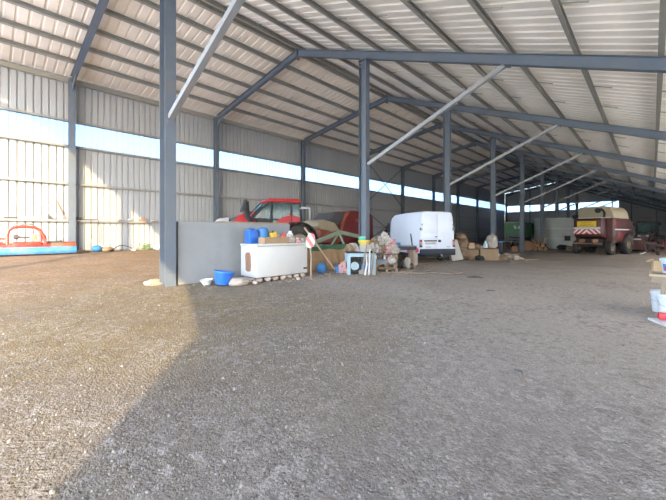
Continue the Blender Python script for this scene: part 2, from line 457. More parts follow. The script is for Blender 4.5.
end_sheet('window_2', XS, XSTR, ZS0-.35, ZS1-.35, POLY)
end_sheet('wall_back_upper', XS, XSTR, ZS1-.35, None, CLAD)
struct(ribbed(lambda t, d, e: (t, YE+d, max(ZS0-.35, .0) if e == 0 else max(end_z(t), ZS0-.35)), XSTR, .75).build('wall_back_right', CLAD))
YW = 46.6                                          # rear end of the added light panel that brightens the front bays
def right_sheet(name, z0, z1, m, y0=YA, y1=YB):
    struct(ribbed(lambda t, d, e: (XE+d, t, (z0, z1)[e]), y0, y1).build(name, m))
right_sheet('wall_right', -1.0, .9, CLAD); right_sheet('added_light_panel', .9, 3.9, FILL_SHEET, YA, YW); right_sheet('wall_right_upper', 3.9, ztop(XE)+PO-.02, CLAD)  # the translucent panel is unseen, added to light the interior
right_sheet('wall_right_rear', .9, 3.9, CLAD, YW, YB)

# ------------------------------------------------------------------ steel frames
UP = Vector((0, 0, 1)); YV = Vector((0, 1, 0)); XV = Vector((1, 0, 0))
RD = .36                                          # rafter depth
for n in range(1, 10):
    y = FY[n]
    zb = ground(XM, y)-.12
    r = thing('steel_column', ('tall blue-grey steel column at the near end of the low concrete wall' if n == 1 else
              'blue-grey steel column of the middle row, %s from the front' % ORD[n]), 'column', (XM, y, zb), 0, 'steel columns of the middle row')
    top = ztop(XM)-RD*1.08-.02-zb
    MB().ibeam((0, 0, .03), (0, 0, top), .42, .30, .022, .016, YV).build('shaft', STEEL, r)
    m = MB().box(0, 0, .02, .56, .44, .04)
    for sx in (-1, 1):
        for sy in (-1, 1): m.lathe([(.02, .04), (.02, .09)], (sx*.24, sy*.18, 0), 6)
    m.build('base_plate', RUST, r)
    m = MB().box(0, 0, top-.02, .50, .34, .03)
    for z in (.1, .28, .46): m.box(.0, -.16, top-RD-.1+z, .30, .012, .05)
    m.build('cap_plate', STEEL, r)
for n in range(1, 11):
    y = FY[n]; zb = ground(XW, y)-.1
    r = thing('wall_column', ('dark corner steel column where the left wall meets the end wall' if n == 10 else 'steel column on the left wall, %s from the front' % ORD[n]), 'column', (XW, y, zb), 0, 'steel columns along the left wall')
    top = ztop(XW)-.05-zb
    MB().ibeam((0, 0, .02), (0, 0, top), .38, .30, .02, .014, YV).build('shaft', STEEL, r)
    MB().box(0, 0, .01, .5, .42, .03).build('base_plate', STEEL, r)
for n in range(1, 11):
    y = FY[n]
    zt = lambda x: ztop(x)-RD/2
    r = thing('rafter_beam', 'steel rafter under the left roof slope, %s frame from the front' % ORD[n], 'rafter', (XW, y, zt(XW)), 0, 'rafters of the left slope')
    dx, dz = XR-XW, zt(XR)-zt(XW)
    MB().ibeam((.2, 0, dz*.2/dx), (dx-.01, 0, dz), RD, .22, .018, .012, YV).build('beam', STEEL, r)
    MB().prism([(.2, -.15), (.2, -.62), (1.5, .05), (1.5, .2)], -.01, .01).build('haunch', STEEL, r)
    MB().box(dx-.03, 0, dz-.05, .03, .24, .62).build('ridge_plate', STEEL, r)
    r = thing('rafter_beam', 'long steel rafter under the right roof slope, %s frame from the front' % ORD[n], 'rafter', (XR, y, zt(XR)), 0, 'rafters of the right slope')
    dx, dz = XE-XR, zt(XE)-zt(XR)
    MB().ibeam((.01, 0, 0), (dx, 0, dz), RD, .22, .018, .012, YV).build('beam', STEEL, r)
    MB().box(.03, 0, -.05, .03, .24, .62).build('ridge_plate', STEEL, r)
for n in range(1, 10):
    y = FY[n]; p0 = Vector((XM+.22, y, 4.75)); p1 = Vector((-3.75, y, ztop(-3.75)-RD-.03))
    r = thing('knee_brace', 'pale diagonal steel brace from the %s middle column up to the right rafter' % ORD[n], 'brace', p0, 0, 'diagonal braces of the middle row')
    d = p1-p0
    MB().beam((0, 0, 0), d, .15, .15, YV).build('tube', BRACE, r)
    MB().box(d.x, 0, d.z-.02, .4, .2, .02, 0, math.degrees(math.atan(SR)), 0).build('end_plate', STEEL, r)
    MB().box(-.005, 0, 0, .02, .2, .4).build('end_plate', STEEL, r)
# steel columns and rafters of the open front gable, unseen behind the photographer: throws the shade line
struct(MB().ibeam((XM, FY[0], 0), (XM, FY[0], ztop(XM)-RD), .42, .30, .022, .016, YV).build('unseen_gable_frame_1', STEEL))
struct(MB().ibeam((XE-.12, FY[0], -.5), (XE-.12, FY[0], ztop(XE)-RD), .38, .30, .02, .014, YV).build('unseen_gable_frame_2', STEEL))
struct(MB().ibeam((XR, FY[0], ztop(XR)-RD/2), (XE, FY[0], ztop(XE)-RD/2), RD, .22, .018, .012, YV).build('unseen_gable_frame_3', STEEL))
struct(MB().ibeam((XW, FY[0], ztop(XW)-RD/2), (XR, FY[0], ztop(XR)-RD/2), RD, .22, .018, .012, YV).build('unseen_gable_frame_4', STEEL))
struct(MB().ibeam((XW, FY[0], 0), (XW, FY[0], ztop(XW)), .38, .30, .02, .014, YV).build('unseen_gable_frame_5', STEEL))
# end wall posts
for i, x in enumerate((-19.8, -14.9, -5.6, -2.8, .6)):
    z0 = -.55
    r = MB().ibeam((0, 0, 0), (0, 0, ztop(x)-RD-z0-.03), .28, .18, .014, .01, XV).build('end_wall_post', STEEL, loc=(x, FY[10]+.1, z0))
    tag(r, ['slim steel post of the end wall, leftmost, beyond the green trailer', 'slim steel post of the end wall under the ridge', 'slim steel post of the end wall behind the harvester', 'slim steel post of the end wall right of the harvester tank', 'slim steel post of the end wall behind the dark tractor cab'][i], 'post', 'posts of the end wall')

# purlins: C-sections on top of the rafters, each with its short stay rods
def purlin(x, label, grp, slope):
    z = ztop(x)+.005
    ang = -math.atan(SR) if slope > 0 else math.atan(SL)
    r = thing('roof_purlin', label, 'purlin', (x, YA, z), 0, grp)
    L_ = YB-YA-.05
    h, w, t = PO-.03, .13, .012
    prof = [(-w/2, 0), (w/2, 0), (w/2, .03), (w/2-t, .03), (w/2-t, t), (-w/2+t, t), (-w/2+t, h-t), (w/2-t, h-t), (w/2-t, h-.03), (w/2, h-.03), (w/2, h), (-w/2, h)]
    c, s_ = math.cos(ang), math.sin(ang)
    prof = [(u*c+ -v*s_*0, v+u*math.tan(ang)*1.0) for u, v in prof]
    MB().prism(prof, .03, L_, 'y').build('channel', GALV, r)
    return r
stay_me = None
def stays(r, slope):
    global stay_me
    dx = .62; dz = -SR*dx if slope > 0 else SL*dx
    for n in range(0, 6):
        for fr in (.36, .66):
            y = FY[n]+BAY*fr-YA
            if stay_me is None or slope < 0 and stay_me[1] > 0:
                b = MB().tube([(.03, 0, .09), (dx, 0, .09+dz)], .016, 6).build('stay_rod', GALVL, r)
                stay_me = (b.data, slope); b.location = (0, y, 0)
            else:
                b = bpy.data.objects.new('stay_rod', stay_me[0]); COL.objects.link(b); b.parent = r; b.location = (0, y, 0)
px_ = [-14.62 + 1.85*i for i in range(11)] + [4.9]
for i, x in enumerate(px_):
    r = purlin(x, 'galvanised purlin under the right roof slope, %s down from the ridge' % ORD[i+1], 'purlins of the right slope', 1)
    if i < 10: stays(r, 1)
pl_ = [-15.2, -16.6, -18.2, -19.85, -21.5, -23.1]
for i, x in enumerate(pl_):
    r = purlin(x, 'galvanised purlin under the left roof slope, %s down from the ridge' % ORD[i+1], 'purlins of the left slope', -1)
    stays(r, -1)
# eaves beam and wall rails
def rail(x0, y0, x1, y1, z, h, w, label, m=GALVL, cat='rail', grp='rails of the left wall'):
    p0, p1 = Vector((x0, y0, z)), Vector((x1, y1, z))
    o = MB().beam((0, 0, 0), p1-p0, w, h).build('wall_rail', m, loc=p0)
    return tag(o, label, cat, grp)
xr_ = XS+.1
rail(xr_, YA, xr_, YB-.4, Z1-.06, .12, .19, 'lowest steel rail on the left wall, used as a ledge for odds and ends')
rail(xr_, YA, xr_, YB-.4, Z2-.06, .12, .19, 'steel rail on the left wall halfway between the ledge and the light strip')
rail(xr_, YA, xr_, YB-.4, ZS0-.06, .12, .19, 'steel rail along the bottom edge of the left light strip')
rail(xr_, YA, xr_, YB-.4, ZS1+.06, .12, .19, 'steel rail along the top edge of the left light strip')
rail(xr_, YA, xr_, YB-.4, .40, .14, .12, 'pale foot rail at the bottom of the left wall', grp=None)
tag(MB().ibeam((0, 0, 0), (0, YB-YA-.5, 0), .30, .16, .014, .01, XV).build('eaves_beam', GALV, loc=(XS+.13, YA, ztop(XS)-.04)), 'grey eaves beam along the top of the left wall', 'beam')
ye_ = YE-.1
rail(XS+.4, ye_, XE-.1, ye_, 2.0, .12, .19, 'lowest steel rail across the end wall', grp='rails of the end wall')
rail(XS+.4, ye_, XE-.1, ye_, 4.35, .12, .19, 'steel rail across the end wall halfway up', grp='rails of the end wall')
rail(XS+.4, ye_, -1.2, ye_, ZS0-.41, .12, .19, 'steel rail along the bottom edge of the end wall light strip', grp='rails of the end wall')
rail(XS+.4, ye_, XSTR, ye_, ZS1-.29, .12, .19, 'steel rail along the top edge of the end wall light strip', grp='rails of the end wall')
# cross bracing in the fourth bay of the left wall
ya, yb = FY[4]+.2, FY[5]-.2
for (z0, z1, lb) in ((10.4, 4.8, 'upper bracing rod falling away from the front'), (4.8, 10.4, 'upper bracing rod rising away from the front'), (4.3, .2, 'lower bracing rod falling away from the front'), (.2, 4.3, 'lower bracing rod rising away from the front')):
    o = MB().tube([(0, 0, z0), (0, yb-ya, z1)], .045, 6).build('bracing_rod', DGREY, loc=(XW+.25+(.06 if z1 > z0 else 0), ya, 0))
    tag(o, 'dark %s on the left wall' % lb, 'brace', 'wall bracing rods')

# ------------------------------------------------------------------ sun, sky, camera
sd = Vector((-1, .79, -.42)).normalized()
sl = bpy.data.lights.new('sun', 'SUN'); sl.energy = 2.8; sl.angle = R(.6); sl.color = (1, .78, .44)
so = bpy.data.objects.new('sun', sl); COL.objects.link(so); so.location = (30, -30, 20)
so.rotation_euler = sd.to_track_quat('-Z', 'Y').to_euler()
w = bpy.data.worlds.new('sky'); sc.world = w; w.use_nodes = True
N = w.node_tree.nodes; L = w.node_tree.links; bg = N['Background']
sk = N.new('ShaderNodeTexSky'); sk.sky_type = 'NISHITA'; sk.sun_disc = False
sk.sun_elevation = R(35); sk.sun_rotation = R(128); sk.air_density = 1.0; sk.dust_density = 1.0; sk.ozone_density = 1.0
L.new(sk.outputs[0], bg.inputs[0]); bg.inputs[1].default_value = .50

cam = bpy.data.cameras.new('camera'); co = bpy.data.objects.new('camera', cam); COL.objects.link(co)
cam.sensor_width = 36; cam.lens = 335/666*36; cam.shift_y = -17/666; cam.clip_end = 500; cam.clip_start = .05
co.location = (0, 0, 1.5); co.rotation_euler = (R(90), 0, th0)
sc.camera = co
vs = sc.view_settings; vs.view_transform = 'Standard'; vs.look = 'None'; vs.gamma = 1; vs.use_curve_mapping = False; vs.exposure = 1.95
sc.cycles.max_bounces = 14; sc.cycles.diffuse_bounces = 10; sc.cycles.transparent_max_bounces = 12
sc.cycles.sample_clamp_indirect = 6
# ------------------------------------------------------------------ things
def solo(mb, name, m, label, cat, loc, rz=0, group=None, smooth=True, rot=None, kind=None):
    o = mb.build(name, m, None, smooth, loc, rot if rot else (0, 0, R(rz)))
    return tag(o, label, cat, group, kind)
def gz(x, y, dz=0): return (x, y, ground(x, y)+dz)
def wheel(name, parent, c, r, w, axis='x', rim=None, lugs=0, rimr=.58, hubm=None):
    """tyre with tread lugs and a dished rim as its sub-part"""
    m = MB()
    h = w/2
    prof = [(r*rimr, -h*.8), (r*.82, -h), (r*.95, -h*.92), (r, -h*.65), (r, h*.65), (r*.95, h*.92), (r*.82, h), (r*rimr, h*.8), (r*rimr*.92, h*.5), (r*rimr*.92, -h*.5), (r*rimr, -h*.8)]
    m.lathe(prof, (0, 0, 0), 28, axis, caps=False)
    for k in range(lugs):
        a = 2*PI*k/lugs
        for sgn in (-1, 1):
            aa = a + (PI/lugs if sgn > 0 else 0)
            cx = sgn*h*.45
            u, v = math.cos(aa)*r*1.0, math.sin(aa)*r*1.0
            if axis == 'x':
                m.box(cx, u, v, h*1.0, r*.07, r*.11, math.degrees(aa)-90, 0, 0)
            else:
                m.box(v, cx, u, r*.07, h*1.0, r*.11, 0, math.degrees(aa), 0)
    t = m.build(name, RUBBER, parent, True, c)
    q = MB().lathe([(.02, h*.25), (r*.18, h*.25), (r*.22, h*.1), (r*.45, h*.02), (r*rimr*.93, h*.55), (r*rimr*.97, h*.75), (r*rimr*.97, -h*.75), (r*rimr*.93, -h*.55), (r*.45, -h*.02), (r*.22, -h*.1), (r*.18, -h*.25), (.02, -h*.25)], (0, 0, 0), 20, axis)
    q.build('rim', hubm or LGREY, t, True)
    return t

# ---- red and blue flail mower by the left wall (heading along the wall)
r = thing('flail_mower', 'red and blue tractor mower with a hoop frame parked along the left wall', 'mower', gz(-23.2, 1.8), 0)
MB().prism([(-.42, .06), (.50, .06), (.56, .20), (.50, .42), (-.42, .42)], -1.95, 1.78, 'y', .015).build('blue_hood', BLUEP, r, True)
MB().prism([(-.45, .42), (.46, .42), (.36, .60), (-.10, .66), (-.45, .56)], .72, 1.78, 'y', .012).build('end_cover', ORANGE, r, True)
MB().prism([(-.45, .42), (.46, .42), (.36, .56), (-.10, .62), (-.45, .54)], -1.95, .70, 'y', .012).build('top_cover', REDP, r, True)
MB().prism([(.05, .54), (.42, .44), (.44, .60), (.3, .70), (.02, .68)], -.72, .34, 'y', .01).build('gearbox_shield', REDP, r, True)
hp = [(.25, -.92, .45), (.22, -.92, 1.05), (.2, -.86, 1.28), (.18, -.68, 1.42), (.18, -.30, 1.46), (.18, .1, 1.42), (.2, .30, 1.28), (.22, .44, 1.0), (.25, .56, .45)]
MB().tube(hp, .075, 8).build('hoop_frame', REDP, r, True)
MB().tube([(.28, .34, .45), (.24, .33, .95), (.2, .28, 1.22)], .06, 8).build('side_stay', REDP, r, True)
MB().tube([(.16, -.55, 1.42), (.10, -.3, 1.60), (.12, 0, 1.58), (.18, .18, 1.42)], .025, 6).build('hose', DGREY, r, True)
m = MB().tube([(.2, -.62, .95), (.2, -.30, .90), (.22, 0, .94)], [.05, .045, .04], 8)
m.lathe([(.05, -.08), (.11, -.06), (.11, .10), (.06, .12)], (.2, -.62, .93), 12, 'y').build('drive_shaft', DGREY, r, True)
MB().box(.2, .04, .92, .2, .26, .30, 8, 0, 20, .03).build('coupling', BEIGE, r, True)
m = MB().tube([(.2, -2.0, .84), (.2, -.9, .86)], .05, 8).box(.2, -1.5, .62, .3, .9, .16, 0, 0, 0, .02)
m.build('side_arm', REDP, r, True)
MB().prism([(-.15, .62), (.42, .62), (.42, .68), (.1, 1.02), (-.15, 1.0)], .50, .56).build('guard_plate', DGREY, r)
m = MB()
for i in range(7):
    m.prism([(-.3, .62+.02*i), (.28, .60), (.28, .63), (-.3, .70)], .5+i*.11, .6+i*.11)
m.build('rubber_flap', DGREY, r)
MB().lathe([(.09, -1.5), (.09, 1.6)], (.2, 0, .14), 12, 'y').build('roller', DGREY, r, True)

# ---- odds and ends along the foot of the left wall
m = MB().lathe([(.02, -.24), (.16, -.20), (.20, -.05), (.20, .10), (.15, .22), (.05, .26)], (0, 0, .2), 18, 'y')
r = solo(m, 'plastic_drum', BLUE2, 'small blue plastic drum lying at the foot of the left wall', 'drum', gz(-24.2, 4.78))
MB().lathe([(.06, .24), (.06, .33), (.02, .34)], (0, 0, .2), 10, 'y').build('cap', BLACK, r, True)
m = MB().lump((0, 0, .12), (.30, .34, .17), 4, .35, 3, -.6)
solo(m, 'feed_sack', BAGB, 'slumped brown sack on the ground beside the blue drum', 'sack', gz(-24.3, 5.35))
m = MB().tube([(.1, -.7, .04), (.05, -.35, .05), (0, -.1, .25), (-.1, .15, .36), (-.15, .45, .32), (-.1, .75, .2), (-.05, .9, .04), (.1, 1.1, .03)], .025, 6)
solo(m, 'rubber_hose', BLACK, 'black hose looping over the ground along the left wall', 'hose', gz(-24.2, 5.9))
m = MB()
rr = random.Random(5)
for i in range(46):
    a = rr.uniform(0, 6.28); s = rr.uniform(.06, .3); h = rr.uniform(.15, .5)
    p = Vector((.8*s*math.cos(a), 1.4*s*math.sin(a), h)); q = rr.uniform(0, 3)
    m.box(p.x, p.y, p.z, .11, .07, .006, rr.uniform(-50, 50), rr.uniform(-50, 50), q*60)
    if i < 16: m.tube([(p.x*.3, p.y*.3, 0), tuple(p)], .006, 4)
solo(m, 'weed_plant', LEAF, 'green weed growing at the foot of the left wall', 'plant', gz(-24.35, 7.45, -.02), smooth=False)
m = MB().lump((0, 0, .18), (.26, .34, .24), 9, .3, 3, -.7)
solo(m, 'plastic_sack', PALEB, 'pale blue plastic sack at the left wall right of the weed', 'sack', gz(-24.3, 8.35))
for i, (x, y, s, lb) in enumerate(((-23.75, 3.98, .20, 'dusty stone beside the base of the second wall column'), (-24.1, 4.3, .14, 'small dark stone between the second wall column and the blue drum'), (-24.3, 6.85, .16, 'flat stone at the wall foot left of the weed'), (-24.2, 3.1+5.9, .15, 'stone at the wall foot right of the pale blue sack'))):
    solo(MB().lump((0, 0, s*.45), (s, s*1.2, s*.7), i+20, .35, 2, -.6), 'stone', STONE, lb, 'stone', gz(x, y))

# ---- things standing on the ledge rail of the left wall
zl = Z1; xl = xr_
def ledge(mb, name, m, label, cat, y, rz=0, smooth=False, dx=0):
    return solo(mb, name, m, label, cat, (xl+dx, y, zl), rz, 'odds and ends on the wall ledge', smooth)
ledge(MB().box(0, 0, .05, .14, .46, .10, 0, 0, 0, .02), 'metal_bracket', DGREY, 'flat grey metal bracket on the wall ledge, far left', 'bracket', 1.05)
m = MB().tube([(0, -.35, .05), (0, .2, .07), (.03, .45, .05)], [.04, .07, .05], 8)
ledge(m, 'exhaust_pipe', GREY, 'grey pipe lying on the wall ledge above the red mower hoop', 'pipe', 1.75, smooth=True)
ledge(MB().prism([(-.2, 0), (.25, 0), (.25, .05), (-.02, .07), (-.2, .34)], -.03, .03, 'x'), 'angle_iron', DGREY, 'dark angled iron piece on the ledge left of the leaning rod', 'bracket', 2.82)
ledge(MB().tube([(.07, .12, .005), (-.07, -.25, 1.1)], .03, 6), 'iron_rod', RUST, 'thin iron rod leaning on the wall from the ledge', 'rod', 3.28)
m = MB().box(0, -.3, .09, .16, .5, .14, 0, 0, 0, .02).box(.02, .3, .04, .06, .9, .05, 2)
ledge(m, 'plough_part', DGREY, 'long dark metal part on the ledge right of the second wall column', 'part', 4.25)
for y, L_, lb in ((4.62, 1.15, 'left of the two straps hanging from the ledge above the blue drum'), (5.02, 1.35, 'right of the two straps hanging from the ledge above the blue drum')):
    m = MB().tube([(0, 0, 0), (.01, .02, -L_*.5), (0, .03, -L_)], .018, 5)
    solo(m, 'hanging_strap', DGREY, lb, 'strap', (xl+.115, y, zl-.01), 0, 'straps hanging from the ledge')
ledge(MB().box(0, 0, .05, .12, .3, .10, 0, 0, 0, .02), 'wooden_block', WOOD, 'small wooden block on the ledge in the middle of the second bay', 'block', 6.2)
ledge(MB().lump((0, 0, .07), (.09, .16, .09), 3, .3, 2, -.7), 'cloth_bundle', BAGG, 'grey rag bundle on the ledge left of the brick', 'rag', 6.75, smooth=True)
m = MB().box(0, 0, .09, .15, .42, .18, 0, 0, 0, .01)
ledge(m, 'hollow_brick', TERRA, 'reddish hollow brick on the ledge near the tall front column', 'brick', 7.55)
ledge(MB().lump((0, 0, .08), (.09, .2, .10), 8, .3, 2, -.7), 'stone', STONE, 'grey stone on the ledge right of the reddish brick', 'stone', 8.2, smooth=True)

# ---- low concrete wall running back from the first column, footing
x0, y0, y1 = -10.0, 3.92, 8.05
r = thing('concrete_wall', 'low grey concrete wall running back from the first steel column', 'wall', (x0, y0, 0), 0)
m = MB().box(0, (y1-y0)/2, .85, .16, y1-y0, 1.96, 0, 0, 0, .01)
m.build('panel', CONC, r)
MB().box(0, (y1-y0)*.64, 1.855, .17, (y1-y0)*.7, .045, 0, 0, 0, .01).build('capping', WOOD, r)
solo(MB().lump((0, 0, .04), (.20, .26, .12), 31, .3, 3, -.6), 'stone', BEIGE, 'pale yellowish stone at the foot of the first steel column', 'stone', gz(-10.35, 3.42))

# ---- chest freezer on blocks
fx, fy = -9.19, 6.83
r = thing('chest_freezer', 'white chest freezer with a rusted vent standing on stones beside the low concrete wall', 'freezer', (fx, fy, .115), 0)
MB().box(0, 0, .49, .93, 2.06, .96, 0, 0, 0, .02).build('body', WHITE, r, True)
MB().box(.01, 0, 1.01, .97, 2.10, .07, 0, 0, 0, .02).build('lid', WHITE, r, True)
MB().box(0, 0, .972, .935, 2.066, .012).build('seal', GREY, r)
m = MB()
hole = [(-.15, -.26), (-.02, -.31), (.14, -.28), (.17, -.1), (.15, .2), (.10, .31), (-.12, .30), (-.18, .2), (-.15, -.1)]
m.prism([(u-.02, v+.47) for u, v in hole], -1.035, -1.022, 'y', 0)
v = m.build('vent', RUST, r)
m = MB()
for i in range(9): m.box(-.02, -1.04, .23+i*.06, .14, .012, .02)
m.build('slats', DGREY, v)
MB().box(.468, .93, .17, .008, .16, .07).build('badge', DGREY, r)
MB().box(.475, .93, .86, .03, .05, .09, 0, 0, 0, .01).build('lock', GREY, r, True)
for sy in (-.6, .6): MB().box(-.475, sy, .96, .05, .14, .12).build('hinge', GREY, r)
fr = random.Random(11)
pos = [(-8.82, 5.95), (-8.80, 6.25), (-8.82, 6.55), (-8.78, 6.85), (-8.83, 7.12), (-8.80, 7.42), (-8.82, 7.72), (-9.12, 5.95), (-9.35, 5.96), (-9.58, 6.0), (-9.55, 7.6)]
nm = ['leftmost at the front corner', 'second from the left', 'third from the left', 'fourth from the left', 'fifth from the left', 'sixth from the left', 'at the right front corner', 'on the left end, nearest the front corner', 'in the middle of the left end', 'at the rear of the left end', 'at the rear of the right end']
for i, ((x, y), lb) in enumerate(zip(pos, nm)):
    zg = ground(x, y); h = .112-zg
    m = MB().lump((0, 0, h/2), (fr.uniform(.10, .13), fr.uniform(.10, .125), h*.62), 40+i, .18, 3)
    for vtx in m.bm.verts:
        vtx.co.z = max(-.02, min(h, vtx.co.z))
    solo(m, 'supporting_stone', STONE, 'stone block under the freezer, '+lb, 'stone', (x, y, zg), 0, 'stones under the freezer')
FT = .115+1.045
# things lying on the freezer
def jerrycan(label, m, loc, rz, s=(.34, .42, .47)):
    r = thing('jerrycan', label, 'canister', loc, rz)
    MB().box(0, 0, s[2]*.46, s[0], s[1], s[2]*.92, 0, 0, 0, .035).build('tank', m, r, True)
    MB().tube([(0, -s[1]*.28, s[2]*.9), (0, -s[1]*.25, s[2]*1.02), (0, s[1]*.12, s[2]*1.02), (0, s[1]*.16, s[2]*.9)], .022, 8).build('handle', m, r, True)
    MB().lathe([(.04, s[2]*.9), (.04, s[2]*1.03), (.01, s[2]*1.04)], (0, s[1]*.34, 0), 12).build('cap', BLUE2, r, True)
    return r
jerrycan('bright blue jerrycan standing on the left end of the freezer', BLUE, (-9.42, 6.06, FT), 4, (.30, .36, .47))
r = thing('plastic_tub', 'upturned sky blue tub on the freezer behind the blue jerrycan', 'tub', (-9.44, 6.50, FT), 0)
MB().lathe([(.18, 0), (.21, .02), (.20, .38), (.17, .48), (.10, .52)], (0, 0, 0), 20).build('shell', BLUE2, r, True)
MB().lathe([(.212, 0), (.225, .01), (.225, .05), (.205, .055)], (0, 0, 0), 20, caps=False).build('rim', BLACK, r, True)
r = solo(MB().box(0, 0, .17, .20, .26, .34, 0, 0, 0, .02), 'oil_canister', YELLOW, 'yellow oil canister leaning on the freezer right of the blue tub', 'canister', (-9.38, 6.90, FT+.03), 0, rot=(R(14), 0, R(10)))
MB().lathe([(.03, .34), (.03, .39)], (0, .05, 0), 10).build('cap', BLACK, r, True)
m = MB().box(0, 0, .012, .36, .98, .024)
for sx in (-1, 1): m.box(sx*.17, 0, .10, .018, .98, .2)
for sy in (-1, 1): m.box(0, sy*.48, .10, .36, .018, .2)
solo(m, 'cardboard_tray', CARD, 'long low cardboard tray on the front edge of the freezer', 'tray', (-8.97, 6.62, FT), 0, smooth=False)
def pot(m, r0, r1, h):
    return MB().lathe([(r0*.9, 0), (r0, 0), (r1, h*.9), (r1*1.08, h*.9), (r1*1.08, h), (r1*.96, h), (r0*.85, .02)], (0, 0, 0), 16)
def jar(r0, h):
    return MB().lathe([(r0*.9, 0), (r0, .02), (r0, h*.7), (r0*.5, h*.85), (r0*.45, h), (.01, h)], (0, 0, 0), 14)
lids = [
 ('flower_pot', TERRA, pot(TERRA, .08, .12, .22), 'terracotta pot standing behind the cardboard tray', 'pot', (-9.30, 7.22, 0), 0),
 ('plastic_jug', BAGW, jar(.10, .30), 'off-white jug in the clutter on the freezer, nearest the yellow canister', 'jug', (-9.48, 7.16, 0), 0),
 ('red_can', REDPL, jar(.10, .34), 'red can standing in the middle of the clutter on the freezer', 'can', (-9.46, 7.42, 0), 0),
 ('tin_can', LGREY, pot(LGREY, .07, .075, .24), 'plain tin can in front of the red can on the freezer', 'can', (-9.28, 7.48, 0), 0),
 ('plastic_jug', PLWHITE, jar(.13, .42), 'tall white plastic jug at the back right of the freezer', 'jug', (-9.50, 7.72, 0), 0),
 ('rag_bundle', BAGG, MB().lump((0, 0, .09), (.16, .20, .12), 60, .4, 3, -.7), 'grey rag heap on the freezer right of the cardboard tray', 'rag', (-8.98, 7.30, 0), 0),
 ('rag_bundle', PINK, MB().lump((0, 0, .07), (.13, .16, .10), 61, .4, 3, -.65), 'pinkish rag lying on the front edge of the freezer', 'rag', (-8.92, 7.58, 0), 0),
 ('flower_pot', BLACK, pot(BLACK, .07, .10, .17), 'small black pot on the right front of the freezer', 'pot', (-9.20, 7.72, 0), 0),
 ('paint_tin', GREY, pot(GREY, .09, .09, .16), 'grey paint tin on the far right edge of the freezer', 'tin', (-8.94, 7.78, 0), 0),
 ('rag_bundle', BAGW, MB().lump((0, 0, .13), (.13, .15, .17), 62, .35, 3, -.7), 'pale crumpled bag at the rear right corner of the freezer', 'bag', (-9.36, 7.60, .0), 0),
]
extra = [(-9.12, 7.10, 'p', TERRA, 'small terracotta pot just right of the cardboard tray'), (-9.02, 7.18, 'l', BAGB, 'brown rag between the terracotta pots and the freezer edge'), (-9.14, 7.34, 'j', DGREY, 'dark bottle in the front of the freezer clutter'), (-9.30, 7.34, 'l', PINK, 'pinkish bag behind the dark bottle on the freezer'), (-9.10, 7.55, 'j', LGREY, 'pale bottle in the front of the freezer clutter'), (-9.25, 7.60, 'j', REDPL, 'small red bottle in the middle of the freezer clutter'), (-9.06, 7.72, 'p', LGREY, 'pale tin at the right front of the freezer'), (-9.55, 7.32, 'l', BAGG, 'grey bag at the back of the freezer behind the red can'), (-9.36, 7.80, 'p', TERRA, 'terracotta pot at the right end of the freezer'), (-9.18, 6.95, 'l', BAGG, 'grey rag beside the yellow canister on the freezer')]
for i, (x, y, k_, m_, lb) in enumerate(extra):
    mb = pot(m_, .055, .075, .13) if k_ == 'p' else (jar(.05, .22) if k_ == 'j' else MB().lump((0, 0, .075), (.10, .12, .10), 300+i, .45, 3, -.7))
    lids.append(({'p': 'flower_pot', 'j': 'glass_bottle', 'l': 'rag_bundle'}[k_], m_, mb, lb, {'p': 'pot', 'j': 'bottle', 'l': 'rag'}[k_], (x, y, 0), 0))
for name, m, mb, lb, cat, (x, y, dz), rz in lids:
    solo(mb, name, m, lb, cat, (x, y, FT+dz), rz, 'clutter on the freezer')

# ---- bowls and stones in front of the concrete wall
r = thing('plastic_basin', 'tilted blue basin on the ground beside the low concrete wall', 'basin', gz(-8.98, 4.80, .045), 20)
r.rotation_euler = (R(-7), R(6), R(20))
MB().lathe([(.01, 0), (.20, 0), (.24, .16), (.285, .37), (.265, .37), (.22, .17), (.18, .02), (.01, .02)], (0, 0, 0), 28, caps=False).build('shell', BLUE, r, True)
MB().lathe([(.285, .33), (.30, .335), (.30, .375), (.265, .375)], (0, 0, 0), 28, caps=False).build('rim', BLUE2, r, True)
m = MB().lathe([(.01, 0), (.10, 0), (.15, .09), (.19, .16), (.175, .16), (.13, .09), (.09, .02), (.01, .02)], (0, 0, 0), 24, caps=False)
solo(m, 'metal_bowl', LGREY, 'shallow grey bowl left of the blue basin', 'bowl', gz(-9.32, 4.50, .012), rot=(R(5), 0, 0))
solo(MB().lump((0, 0, .09), (.25, .30, .15), 70, .25, 3, -.55), 'stone', STONE, 'big rounded stone between the blue basin and the freezer', 'stone', gz(-8.72, 5.18))
for i, (x, y, s, lb) in enumerate(((-8.78, 5.56, .13, 'dark stone just left of the freezer corner'), (-9.0, 5.42, .11, 'small stone behind the big rounded stone'), (-8.52, 5.62, .09, 'small stone in front of the freezer corner'), (-8.3, 7.1, .08, 'stone at the foot of the striped marker stake'))):
    solo(MB().lump((0, 0, s*.45), (s, s*1.15, s*.75), 74+i, .35, 2, -.55), 'stone', STONE, lb, 'stone', gz(x, y))

